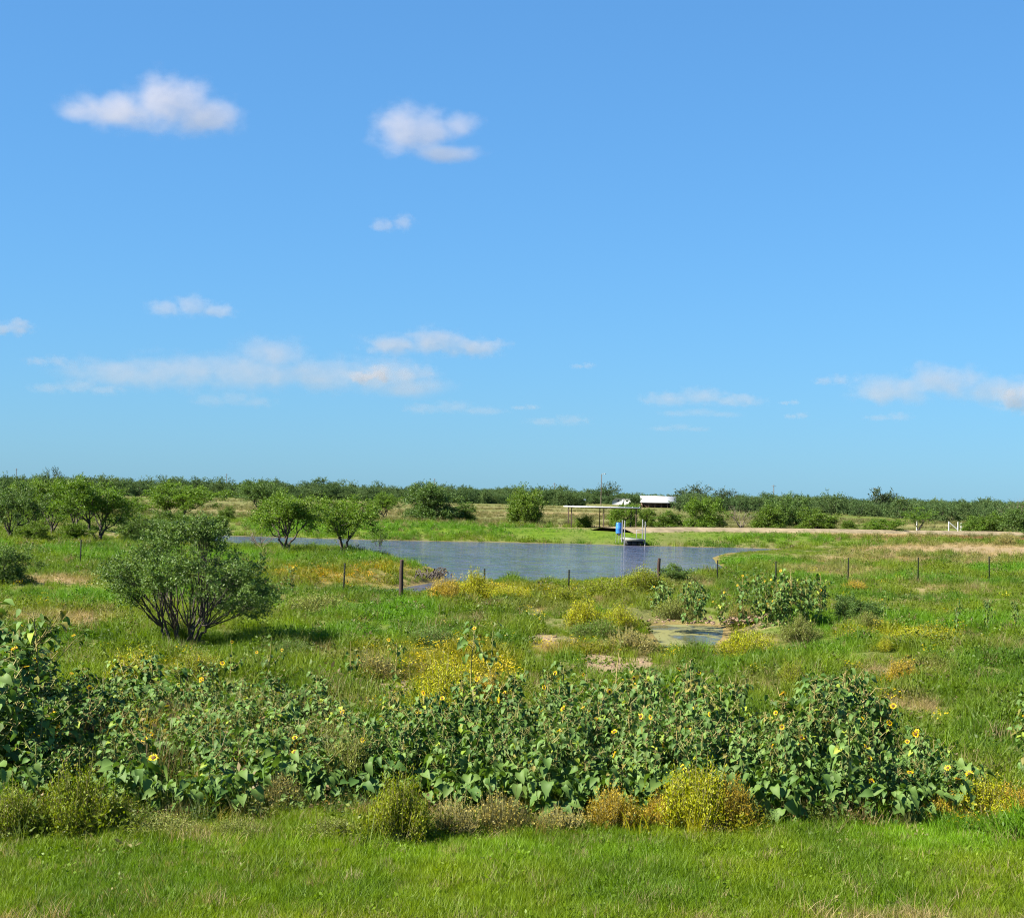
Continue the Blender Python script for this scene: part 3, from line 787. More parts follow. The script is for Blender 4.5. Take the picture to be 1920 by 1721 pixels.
# white pipe brace at the gate gap
pb = place(1779, 995); k = ppm(pb)
bw, bh = 17 / k, 17.5 / k
nb = thing('pipe_brace', 'white painted pipe corner brace shaped like the letter N by the road', 'fence brace', (pb.x, pb.y, pb.z))
for xx, hh in ((0, bh), (bw, bh * .96), (bw * 1.36, bh * .9)):
    b = MB(); b.tube([(xx, 0, -.3), (xx, 0, hh)], .085, 8); obj('post', b.mesh('post'), M['white_paint'], nb)
b = MB(); b.tube([(0, -.01, bh * .92), (bw, -.01, .12)], .075, 8); obj('diagonal_pipe', b.mesh('diagonal_pipe'), M['white_paint'], nb)
pb2 = place(1719, 996)
wp = thing('gate_post', 'short white gate post beside the thin pale mesquite', 'post', (pb2.x, pb2.y, pb2.z))
b = MB(); b.tube([(0, 0, -.3), (0, 0, 1.25)], .07, 8); obj('post', b.mesh('post'), M['white_paint'], wp)
b = MB(); b.add(*lathe([(0, 0), (.09, 0), (.09, .04), (0, .07)], 8, 1.25)); obj('cap', b.mesh('cap'), M['white_paint'], wp)

# fence posts
def tpost(px, ytop, ybot, kind, label):
    p = place(px, ybot); k = ppm(p); h = (ybot - ytop) / k
    t = thing('fence_post', label, 'fence post', (p.x, p.y, p.z), RNG.uniform(-.3, .3), 'fence posts across the meadow')
    t.rotation_euler[0] = RNG.uniform(-.02, .02); t.rotation_euler[1] = RNG.uniform(-.025, .025)
    b = MB()
    if kind == 'w':
        P = np.array([(0, 0, -.4), (.01, 0, h * .3), (-.008, .01, h * .7), (.004, 0, h)])
        b.tube(P, [.085, .08, .075, .068], 9); obj('post', b.mesh('post', smooth=False), M['post_wood'], t)
        b = MB(); b.add(*lathe([(.067, 0), (.05, .018), (0, .024)], 9, h)); obj('post_top', b.mesh('post_top'), M['post_wood'], t)
    else:
        b.box((0, 0, (h - .4) / 2), (.062, .014, h + .4)); b.box((0, .032, (h - .4) / 2), (.012, .05, h + .4)); obj('post', b.mesh('post'), M['dark_steel'], t)
        for s_ in range(7):
            b = MB(); b.box((0, -.012, h * (.25 + .11 * s_)), (.02, .012, .03)); obj('stud', b.mesh('stud'), M['dark_steel'], t)
tpost(150, 1012, 1066, 's', 'thin dark steel fence post standing alone in the left meadow')
tpost(644, 1056, 1113, 's', 'thin steel fence post among orange flowers left of the thick wooden post')
tpost(751, 1050, 1125, 'w', 'thick brown wooden fence post beside the narrow inlet')
tpost(908, 1066, 1112, 's', 'short steel fence post against the water right of the inlet')
tpost(1066, 1068, 1112, 's', 'steel fence post against the open water at the middle of the near shore')
tpost(1234, 1047, 1098, 'w', 'thick dark post at the right end of the near shore')
tpost(1345, 1050, 1094, 's', 'steel fence post in front of the bright green point of grass')
tpost(1455, 1053, 1096, 's', 'steel fence post behind the tall sunflower clump')
tpost(1590, 1046, 1096, 's', 'first bare steel fence post right of the tall sunflower clump')
tpost(1721, 1045, 1094, 's', 'second to last steel fence post in the right meadow')
tpost(1855, 1043, 1089, 's', 'steel fence post nearest the right edge of the picture')

# poles on the horizon
for lab, px, yt, dist_, lamp in [('tall thin lamp pole above the trees behind the sheds', 1128, 889, 560, True), ('distant utility pole above the left woods', 425, 888, 800, False), ('distant utility pole above the centre woods', 815, 897, 800, False),
                                 ('tallest utility pole above the right woods', 1451, 909, 560, False), ('utility pole rising beside the tall dark oak on the right', 1641, 914, 620, False), ('distant utility pole above the woods at the far left', 31, 878, 700, False), ('distant utility pole above the woods left of the lamp pole', 1040, 905, 760, False)]:
    tp = at_dist(px, yt, dist_); zb = h1(tp.x, tp.y)
    t = thing('lamp_pole' if lamp else 'utility_pole', lab, 'pole', (tp.x, tp.y, zb)); h = tp.z - zb
    b = MB(); b.tube([(0, 0, -.5), (0, 0, h)], [.16, .11], 7); obj('pole', b.mesh('pole'), M['bark_grey'], t)
    b = MB()
    if lamp:
        b.tube([(0, 0, h - .2), (.5, 0, h + .2), (1.1, 0, h + .25)], .08, 6); obj('lamp_arm', b.mesh('lamp_arm'), M['steel'], t)
        b = MB(); b.box((1.2, 0, h + .15), (.7, .3, .2)); obj('lamp_head', b.mesh('lamp_head'), M['steel'], t)
    else:
        b.box((0, -.14, h - .5), (1.6, .1, .12)); obj('cross_arm', b.mesh('cross_arm'), M['bark_grey'], t)

# sheds
def shed(name, label, px, pyb, wpx, hpx, depth, yaw, roof_h=.35, walls=True):
    p = place(px, pyb); k = ppm(p); w, h = wpx / k, hpx / k
    t = thing(name, label, 'building', (p.x, p.y, p.z), yaw)
    eave = h * (1 - roof_h)
    b = MB(); o_ = .5
    V = [(-w / 2 - o_, -o_, eave), (w / 2 + o_, -o_, eave), (w / 2 + o_, depth / 2, h), (-w / 2 - o_, depth / 2, h), (w / 2 + o_, depth + o_, eave), (-w / 2 - o_, depth + o_, eave)]
    V2 = [(x_, y_, z_ - .12) for x_, y_, z_ in V]
    b.add(V + V2, [(0, 1, 2, 3), (3, 2, 4, 5), (7, 6, 9, 8), (8, 9, 11, 10), (0, 6, 7, 1), (5, 4, 10, 11), (0, 3, 9, 6), (3, 5, 11, 9), (1, 7, 8, 2), (2, 8, 10, 4)])
    ro = obj('roof', b.mesh('roof'), M['roof_metal'], t)
    nr_ = int(w / 1.2)
    if walls:
        b = MB(); b.box((0, depth - .1, eave / 2 - .2), (w, .15, eave + .3)); b.box((-w / 2 + .1, depth / 2, eave / 2 - .2), (.15, depth - .4, eave + .3)); b.box((w / 2 - .1, depth / 2, eave / 2 - .2), (.15, depth - .4, eave + .3))
        obj('wall', b.mesh('wall'), M['shed_wall'], t)
        for s_ in range(6):
            b = MB(); b.box((-w / 2 + .3 + (w - .6) * s_ / 5, .1, eave / 2 - .2), (.18, .18, eave + .25)); obj('post', b.mesh('post'), M['shed_wall'], t)
    return t
shed('long_shed', 'long open-fronted shed with bright white metal roof among far trees', 1234, 952, 62, 22, 7, math.radians(-3), .55)
shed('small_shed', 'tiny pale shed left of the white trailer above the shelter roof', 1089, 945, 14, 10, 3, 0, .3)
pt = place(1165, 949); k = ppm(pt); w, h = 34 / k, 15 / k
t = thing('travel_trailer', 'white travel trailer parked left of the long white-roofed shed', 'trailer', (pt.x, pt.y, pt.z), math.radians(-6))
b = MB()
prof = [(-w / 2, .45), (w / 2, .45), (w / 2, h * .8), (w / 2 - .3, h), (-w / 2 + .9, h), (-w / 2, h * .62)]
V = [(x_, 0, z_) for x_, z_ in prof] + [(x_, 2.4, z_) for x_, z_ in prof]
n6 = len(prof)
b.add(V, [(i_, (i_ + 1) % n6, (i_ + 1) % n6 + n6, i_ + n6) for i_ in range(n6)] + [(0, 1, 2, 5), (2, 3, 4, 5), (6, 11, 8, 7), (8, 11, 10, 9)])
obj('body', b.mesh('body'), M['white_paint'], t)
for xx, ww in ((-w * .2, .9), (w * .3, .7)):
    b = MB(); b.box((xx, -.02, h * .68), (ww, .04, h * .22)); obj('window', b.mesh('window'), M['glass'], t)
b = MB(); b.box((w * .1, -.02, h * .5), (.65, .04, h * .62)); obj('door', b.mesh('door'), M['steel'], t)
for xx in (-.5, .5):
    b = MB(); b.tube([(xx, -.02, .33), (xx, .25, .33)], .33, 14); obj('wheel', b.mesh('wheel'), M['deck_dark'], t)

# prickly pear
pp = place(372, 1010); k = ppm(pp)
cz = thing('prickly_pear', 'dark prickly pear cactus clump behind the crown of the large near mesquite', 'cactus', (pp.x, pp.y, pp.z))
an = np.arange(12) * 2 * math.pi / 12
rings = [(0, .5, 0), (.6, .55, .05), (1.0, .0, 0)]
V = [(0, -.05, .16)]; 
pad = MB()
pv = []
for rr, yy in ((.05, -.026), (.15, -.022), (.165, 0), (.15, .022), (.05, .026)):
    pv += [(rr * math.cos(a) * .82, yy, .19 + rr * 1.12 * math.sin(a)) for a in an]
pad.add(pv, [(r_ * 12 + a, r_ * 12 + (a + 1) % 12, (r_ + 1) * 12 + (a + 1) % 12, (r_ + 1) * 12 + a) for r_ in range(4) for a in range(12)],)
pad.add(pv[:12] + pv[-12:], [(0, 3, 6, 9), (12, 21, 18, 15), (0, 1, 2, 3), (3, 4, 5, 6), (6, 7, 8, 9), (9, 10, 11, 0), (15, 14, 13, 12), (18, 17, 16, 15), (21, 20, 19, 18), (12, 23, 22, 21)])
pad_me = pad.mesh('pad', smooth=True)
g = np.random.default_rng(17)
tips = []
for s_ in range(22):
    m = Matrix.Translation((g.uniform(-1.35, 1.35), g.uniform(-.8, .8), -.04)) @ Euler((g.uniform(-.3, .3), g.uniform(-.4, .4), g.uniform(0, 3.14))).to_matrix().to_4x4() @ Matrix.Scale(g.uniform(1.0, 1.25), 4)
    tips.append((m, 0))
k_ = 0
while k_ < len(tips) and len(tips) < 130:
    m, lev = tips[k_]; k_ += 1
    if lev < 4:
        for _ in range(g.integers(1, 3)):
            a = g.uniform(-.8, .8)
            tips.append((m @ Matrix.Translation((.13 * math.sin(a), 0, .19 + .17 * math.cos(a))) @ Euler((g.uniform(-.45, .45), a * .8, g.uniform(-.9, .9))).to_matrix().to_4x4() @ Matrix.Scale(.93, 4), lev + 1))
for m, lev in tips:
    obj('pad', pad_me, M['cactus'], cz, mtx=m)

# eroded bank tip: a few dark clods and roots; mud clods along the ditch
def clod_mesh(seed):
    g = np.random.default_rng(seed)
    V, q = lathe([(0.02, 0), (.8, .02), (1.0, .35), (.7, .75), (.02, .9)], 8)
    V = V * g.uniform(.6, 1.35, (len(V), 1)) + g.normal(0, .13, V.shape)
    return mesh_np('clod', V, q, smooth=False)
csrc = [source('clod_%d' % s, clod_mesh(s), M['clod']) for s in range(3)]
g = np.random.default_rng(23)
pts_, sc_ = [], []
for (px, py, rx, ry, n_, s0, s1) in [(1340, 1163, 150, 9, 150, .02, .06), (1440, 1160, 70, 16, 120, .03, .08), (1000, 1196, 70, 8, 40, .03, .07), (1160, 1245, 90, 18, 60, .03, .07), (590, 1104, 80, 6, 30, .04, .1)]:
    for _ in range(n_):
        p = place(px + g.normal(0, .5) * rx, py + g.normal(0, .5) * ry)
        pts_.append(p); s_ = g.uniform(s0, s1); sc_.append((s_ * g.uniform(.8, 1.6), s_, s_ * g.uniform(.5, 1)))
n = len(pts_)
gn_scatter('mud_clods', csrc, np.array(pts_) - [0, 0, .02], np.c_[g.uniform(-.3, .3, n), g.uniform(-.3, .3, n), g.uniform(0, 6.28, n)], np.array(sc_), g.integers(0, 3, n), np.ones((n, 3)),
           'crumbled brown mud clods along the ditch and pond banks')

# roots and dark soil at the eroded tip of the point
g = np.random.default_rng(29); rb = MB()
for _ in range(90):
    p = place(812 + g.normal(0, .5) * 26, 1080 + g.normal(0, .5) * 7)
    a = g.uniform(0, 6.28); l = g.uniform(.15, .45)
    P = np.array([p + Vector((0, 0, g.uniform(-.02, .25))), p + Vector((math.cos(a) * l * .5, math.sin(a) * l * .5, g.uniform(.05, .3))), p + Vector((math.cos(a) * l, math.sin(a) * l, -.05))])
    rb.tube(P, [g.uniform(.02, .05), .03, .008], 5, False)
ro_ = obj('root_tangle', rb.mesh('root_tangle'), M['bark'])
tag(ro_, 'tangle of dark roots on the eroded tip of the grassy point', 'roots', None, 'stuff')

# ------------------------------------------------------------------ wild sunflowers
def leaf_mesh(seed):
    g = np.random.default_rng(seed)
    L_ = 1.0; t = np.array([0, .12, .3, .55, .8, 1.0]); w = np.array([.05, .30, .40, .33, .16, .005]) * g.uniform(.9, 1.15)
    fold = g.uniform(.2, .85); curl = g.uniform(.15, .8)
    V = []
    for ti, wi in zip(t, w):
        z = -curl * ti ** 2
        for s_ in (-1, 0, 1):
            V.append((ti * L_ - (.08 if ti == .12 and s_ else 0), s_ * wi * g.uniform(.88, 1.1) + g.normal(0, .02), z + fold * abs(s_) * wi + (g.normal(0, .05) if s_ else 0)))
    q = [(i_ * 3 + j_, i_ * 3 + j_ + 1, i_ * 3 + j_ + 4, i_ * 3 + j_ + 3) for i_ in range(5) for j_ in range(2)]
    return np.array(V), np.array(q)
LEAVES = [leaf_mesh(s) for s in range(6)]
LEAF_ME = [mesh_np('leaf', V, q, None, {'tint': np.ones((len(V), 3)) * t_}, smooth=True) for V, q in LEAVES for t_ in ((1, 1, 1), (1.25, 1.2, 1.0), (.8, .82, .8))]
for me in LEAF_ME: me.materials.append(M['sun_leaf'])

def petals_mesh(seed):
    g = np.random.default_rng(seed); b = MB()
    for ring, n_ in ((0, 13), (1, 11)):
        for k_ in range(n_):
            a = 2 * math.pi * (k_ + g.uniform(-.2, .2)) / n_ + ring * .2
            l = g.uniform(.85, 1.1); w = .13; up = g.uniform(-.10, .22) + ring * .1
            c, s_ = math.cos(a), math.sin(a)
            P = [(.42, 0, 0), (.68, -w, up * .5), (.68, w, up * .5), (l, 0, up)]
            b.add([(x_ * c - y_ * s_, x_ * s_ + y_ * c, z_ + ring * .02) for x_, y_, z_ in P], [(0, 1, 3, 2)])
    return b.mesh('petals')
PET_ME = [petals_mesh(s) for s in range(3)]
dv = lathe([(0, -.10), (.20, -.09), (.38, -.02), (.38, .05), (.28, .12), (0, .15)], 14)
b = MB(); b.add(*dv); DISC_ME = b.mesh('flower_head', smooth=True)

def mat_from(x, z, loc, s):
    x = Vector(x).normalized(); z = Vector(z); y = z.cross(x).normalized(); z = x.cross(y)
    m = Matrix((x, y, z)).transposed().to_4x4()
    return Matrix.Translation(loc) @ m @ Matrix.Scale(s, 4)

def sunflower_variant(seed, H, n_br, n_leaf, spread=.28, leaf_s=(.10, .19)):
    """returns stem mesh, list of leaf matrices sorted outer-first, flower sites"""
    g = np.random.default_rng(seed)
    st = MB(); mats = []; sites = []
    lean = np.array([g.uniform(-.12, .12), g.uniform(-.12, .12), 1.0])
    def axis(p0, p1, bend, n=7):
        t = np.linspace(0, 1, n)[:, None]
        return p0 + (p1 - p0) * t + bend * (t * (1 - t)) * 2
    main = axis(np.array([0, 0, -.06]), lean * H, g.normal(0, .06, 3))
    st.tube(main, np.linspace(.014, .006, 7), 5)
    axes = [(main, 1.0)]
    sites.append((main[-1], main[-1] - main[-2]))
    for k_ in range(n_br):
        f = g.uniform(.25, .85); b0 = main[0] + (main[-1] - main[0]) * f
        a = g.uniform(0, 6.28); l = H * (1 - f * .55) * g.uniform(.35, .62)
        out = np.array([math.cos(a) * .75, math.sin(a) * .75, .85]); out /= np.linalg.norm(out)
        P = axis(b0, b0 + out * l, np.array([math.cos(a), math.sin(a), -.3]) * .05 * g.uniform(0, 1.5))
        st.tube(P, np.linspace(.008, .0035, 7), 4); axes.append((P, .8)); sites.append((P[-1], P[-1] - P[-2]))
    for k_ in range(n_leaf):
        P, sc = axes[0] if g.uniform() < .35 else axes[g.integers(len(axes))]
        f = g.uniform(.04, 1.0)
        i_ = min(5, int(f * 6)); b0 = P[i_] + (P[i_ + 1] - P[i_]) * (f * 6 - i_)
        a = g.uniform(0, 6.28); pet = g.uniform(.04, .13)
        s_ = g.uniform(*leaf_s) * sc * (1.15 - .45 * f)
        pe = b0 + np.array([math.cos(a) * pet, math.sin(a) * pet, pet * g.uniform(.1, .7)])
        st.tube([b0, (b0 + pe) / 2 + [0, 0, .01], pe], [.003, .0025, .002], 3, False)
        dz = g.uniform(-1.1, .25)
        x_ = Vector((math.cos(a + g.normal(0, .3)), math.sin(a + g.normal(0, .3)), dz))
        up = Vector((g.normal(0, .35) - .15, g.normal(0, .35) - .12, 1.0))
        mats.append((pe[2] + np.hypot(pe[0], pe[1]) * 1.5 + s_ * 4, mat_from(x_, up, Vector(pe), s_), int(g.integers(6))))
    mats.sort(key=lambda m: -m[0])
    def join(ms):
        b = MB(); cols = []
        for _, m, v in ms:
            V, q = LEAVES[v]; A = np.array(m)
            b.add(V @ A[:3, :3].T + A[:3, 3], q)
            u = g.uniform()
            c = np.array([2.6, 1.9, .9]) if u < .05 else (np.array([2.2, 1.15, 1.1]) * .9 if u < .10 else np.array([1, 1, 1]) * g.uniform(.65, 1.4))
            cols.append(np.broadcast_to(c, (len(V), 3)))
        return mesh_np('foliage', np.vstack(b.v), np.vstack(b.q), None, {'tint': np.vstack(cols)}, smooth=True)
    nb = 10
    return dict(stem=st.mesh('stem'), mats=mats[:nb], inner=join(mats[nb:]), full=join(mats), sites=sites, H=H)

SF = [sunflower_variant(200 + s, 1.25, 6 + s % 3, (105, 105, 70)[s % 3], leaf_s=((.07, .15), (.08, .175), (.09, .20))[s % 3]) for s in range(12)]
SFT = [sunflower_variant(230 + s, 1.25, 2 + s % 2, 26, leaf_s=(.10, .20)) for s in range(3)]     # single leafy stalks
for v in SF + SFT:
    for key in ('inner', 'full'): v[key].materials.append(M['sun_leaf'])
    v['stem'].materials.append(M['sun_stem'])
SUN_FACE = Vector((-0.45, -0.80, 0.32))

def sunflower(px, py, H, label, group, var=None, flowers=0, big=True, rng=RNG, rz=None, width=1.0):
    p = place(px, py)
    v = var or SF[rng.integers(len(SF))]
    s = H / v['H']
    t = thing('sunflower_plant', label, 'sunflower', (p.x, p.y, p.z), rng.uniform(0, 6.28) if rz is None else rz, group, (s * width, s * width, s))
    obj('stem', v['stem'], None, t)
    f = obj('foliage', v['inner'] if big else v['full'], None, t); f['kind'] = 'stuff'
    if big:
        for _, m, k_ in v['mats']:
            obj('leaf', LEAF_ME[k_ * 3 + int(rng.integers(3))], None, t, mtx=m)
    if flowers:
        order = rng.permutation(len(v['sites']))[:flowers]
        inv = Matrix.Rotation(-t.rotation_euler[2], 3, 'Z')
        for i_ in order:
            pos, d = v['sites'][i_]
            face = inv @ (SUN_FACE + Vector(rng.normal(0, .75, 3)))
            face.normalize()
            r = .047 * rng.uniform(.7, 1.15) / s
            m = Matrix.Translation(Vector(pos) + face * .02 + Vector((0, 0, .03))) @ face.to_track_quat('Z', 'Y').to_matrix().to_4x4() @ Matrix.Scale(r, 4)
            hd = obj('flower_head', DISC_ME, M['disc'], t, mtx=m)
            obj('petals', PET_ME[rng.integers(3)], M['petal'], hd)
    return t

g = np.random.default_rng(31)
hx = [-60, 30, 80, 200, 600, 700, 1000, 1300, 1400, 1432, 1470, 1540, 1590, 1650, 1750, 1830]
hv = [1.9, 1.7, 1.05, .95, .85, 1.05, 1.2, 1.3, 1.15, .8, 1.15, 1.5, 1.45, 1.1, .85, .6]
fx = [-60, 100, 500, 640, 720, 900, 1100, 1450, 1700, 1830]
fy = [1525, 1520, 1532, 1510, 1512, 1532, 1543, 1545, 1546, 1532]
kx = [-60, 300, 600, 690, 760, 1000, 1400, 1440, 1640, 1700, 1830]
ky = [1345, 1330, 1350, 1425, 1425, 1395, 1400, 1440, 1425, 1470, 1500]
spots = []
tries = 0
while len(spots) < 256 and tries < 20000:
    tries += 1
    px = g.uniform(-50, 1825)
    a, b_ = np.interp(px, fx, fy), np.interp(px, kx, ky)
    u = g.uniform(0, 1)
    Yf, Yb = at_z(px, a).y, at_z(px, b_).y
    Yp = Yf + (Yb - Yf) * u
    hy = 924 + (px - 960) * .02357
    py = hy + CAM_H * F_PX / Yp
    wx = (px - 960) / F_PX * Yp
    if 1405 < px < 1445 and g.uniform() < .75: continue
    if 590 < px < 690 and g.uniform() < .5: continue
    mind = .22 if px > 680 else .26
    if any((wx - q_[2]) ** 2 + (Yp - q_[3]) ** 2 < mind ** 2 for q_ in spots): continue
    spots.append((px, py, wx, Yp, u))
spots.sort(key=lambda s_: s_[3])
LAB = {0: 'leafy sunflower plant in the ragged left part of the foreground thicket', 1: 'leafy sunflower plant in the dense middle mass of the foreground thicket',
       2: 'leafy sunflower plant in the peaked clump at the right end of the foreground thicket'}
LABF = {0: 'sunflower plant with yellow blooms in the ragged left part of the foreground thicket', 1: 'sunflower plant with yellow blooms in the dense middle mass of the foreground thicket',
        2: 'sunflower plant with yellow blooms in the peaked clump at the right of the foreground thicket'}
for i_, (px, py, wx, Yp, u) in enumerate(spots):
    H = np.interp(px, hx, hv) * g.uniform(.8, 1.1) * (0.82 + .18 * u)
    sec = 0 if px < 690 else (1 if px < 1425 else 2)
    prob = [.20, .42, .30][sec]
    fl = int(g.integers(1, 3)) if g.uniform() < prob else 0
    sunflower(px, py, H, (LABF if fl else LAB)[sec], 'sunflower thicket %s %s' % (['left', 'middle', 'right'][sec], 'in bloom' if fl else 'without bloom'),
              flowers=fl, big=(u < .45), rng=g, width=g.uniform(.9, 1.15) * (1.3 if sec == 0 else 1.0))
# sunflowers that stand apart
for px, py, H, fl, lab, var in [
    (885, 1335, 1.50, 1, 'tall leafy sunflower stalk rising above the yellow weeds left of centre', SFT[0]), (915, 1300, 1.35, 1, 'second tall sunflower stalk just right of the tall leafy stalk', SFT[1]),
    (1150, 1400, 1.5, 2, 'tall sunflower with bloom standing highest over the middle of the thicket', SFT[2]),
    (1795, 1192, 1.05, 1, 'dark sunflower in the right meadow, first of three', SF[2]), (1852, 1190, 1.05, 1, 'dark sunflower in the right meadow, second of three', SF[5]), (1903, 1188, 1.0, 0, 'dark sunflower in the right meadow, third of three at the edge', SF[8]),
    (1655, 1165, 1.0, 1, 'thin yellowish sunflower stalk beside the dark leafy meadow bush', SFT[1]), (1930, 1475, 1.25, 2, 'sunflower leaning into the right edge of the picture', SF[0]),
    (655, 1290, .95, 1, 'sunflower stalk behind the thicket left of the bare patch', SFT[2]), (735, 1300, 1.0, 1, 'wilted sunflower stalk beside the bare patch', SFT[0]),
    (500, 1285, 1.0, 2, 'branched yellowish sunflower behind the left thicket', SFT[1]), (430, 1290, .9, 1, 'sunflower under the large near mesquite', SFT[2]),
    (545, 1112, 1.0, 1, 'small sunflower clump beside the sandy inlet', SF[3]), (495, 1085, 1.2, 1, 'sunflower clump at the right side of the large near mesquite', SF[4])]:
    sunflower(px, py, H, lab, None, var, fl, True, g, width=.62 if 'right meadow' in lab else 1.0)
for cx_, cy2, w_, n_, H, lab, grp in [(1290, 1160, 62, 11, 1.15, 'sunflower plant on the ditch bank below the thick dark post', 'ditch bank sunflowers left'),
                                  (1470, 1168, 80, 15, 1.6, 'sunflower plant in the tall clump on the right ditch bank', 'ditch bank sunflowers right'),
                                  (15, 1400, 60, 6, 2.0, 'very tall sunflower plant at the left edge of the picture', 'tall left edge sunflowers')]:
    for _ in range(n_):
        sunflower(cx_ + g.uniform(-w_, w_), cy2 + g.uniform(-10, 8), H * g.uniform(.75, 1.05), lab, grp, None, int(g.integers(0, 3)), False, g)

# ------------------------------------------------------------------ broomweed and other low bushes
def gen_weed(seed, H, W, stems, leaves, leaf, upright=.8, top_tint=1.25):
    g = np.random.default_rng(seed); st = MB()
    tips = []
    for k_ in range(stems):
        a = g.uniform(0, 6.28); env = .72 + .28 * math.sin(2 * a + seed) + .18 * math.sin(5 * a + 2.1 * seed)
        r = math.sqrt(g.uniform(0, 1)) * W / 2 * min(1.15, env + .2)
        p0 = np.array([math.cos(a) * r * .45, math.sin(a) * r * .45, -.02]) + np.append(g.normal(0, .03 * W, 2), 0)
        h = H * (1 - .45 * (2 * r / W) ** 2) * g.uniform(.5, 1.08) * (1.32 if k_ % 9 == 0 else 1.0)
        p1 = np.array([math.cos(a) * r, math.sin(a) * r, max(.05, h)]) + g.normal(0, .04 * W, 3) * np.array([1, 1, .3])
        m_ = (p0 + p1) / 2 + np.array([math.cos(a), math.sin(a), 0]) * r * .15
        t = np.linspace(0, 1, 5)[:, None]
        P = (1 - t) ** 2 * p0 + 2 * t * (1 - t) * m_ + t * t * p1
        st.tube(P, np.linspace(.006, .002, 5), 3, False); tips.append(P)
    tips = np.array(tips)
    n = leaves
    i_ = g.integers(stems, size=n); f = g.uniform(.15, 1, n) ** .6
    s_ = np.minimum(3, (f * 4).astype(int)); u = (f * 4 - s_)[:, None]
    c = tips[i_, s_] * (1 - u) + tips[i_, s_ + 1] * u + g.normal(0, .035, (n, 3)) * (W / .9)
    ax = np.c_[g.normal(0, 1, n), g.normal(0, 1, n), g.normal(0, .6, n) + upright]; ax /= np.linalg.norm(ax, axis=1)[:, None]
    bx = np.cross(ax, g.normal(size=(n, 3))); bx /= np.linalg.norm(bx, axis=1)[:, None]
    L_ = leaf * g.uniform(.6, 1.4, n)[:, None]; wd = L_ * .15
    V = np.stack([c - ax * L_ * .5, c + bx * wd, c + ax * L_ * .5, c - bx * wd], 1).reshape(-1, 3)
    V[:, 2] = np.maximum(V[:, 2], .005)
    tone = g.uniform(.45, 1.35, n)
    warm = np.where(g.uniform(0, 1, n) < .22, g.uniform(.75, 1.0, n), 1.0)
    young = np.clip((f - .55) / .45, 0, 1)
    col = np.c_[tone * (1 + (top_tint - 1) * young), tone * warm * (1 + (top_tint - 1) * young), tone * warm]
    return st.mesh('stems'), mesh_np('foliage', V, np.arange(n * 4).reshape(-1, 4), None, {'tint': np.repeat(col, 4, 0)}), H, W
WEED = [gen_weed(300 + s, .75, .95, 230, 9500, .040, 1.5) for s in range(4)]
LOW = [gen_weed(320 + s, .42, 1.1, 200, 7500, .036, 1.0) for s in range(2)]
DRYW = [gen_weed(340 + s, .6, .7, 330, 2200, .035, 1.2, 1.05) for s in range(3)]
def weed(name, label, cat, px, py, wpx, hpx, var, mat, rz, group=None):
    p = place(px, py); k = ppm(p); st, fo, H, W = var
    t = thing(name, label, cat, (p.x, p.y, p.z), rz, group, (wpx / k / W, wpx / k / W, hpx / k / H))
    obj('stems', st, M['twig'], t)
    f = obj('foliage', fo, mat, t)
    f['kind'] = 'stuff'
    if fo.materials[0] is not mat:
        f.material_slots[0].link = 'OBJECT'; f.material_slots[0].material = mat
    return t
SPRIG = []
bw_, bg, bo, dw_, pw = M['broom'], M['broom_green'], M['broom_gold'], M['dry_weed'], M['pale_weed']
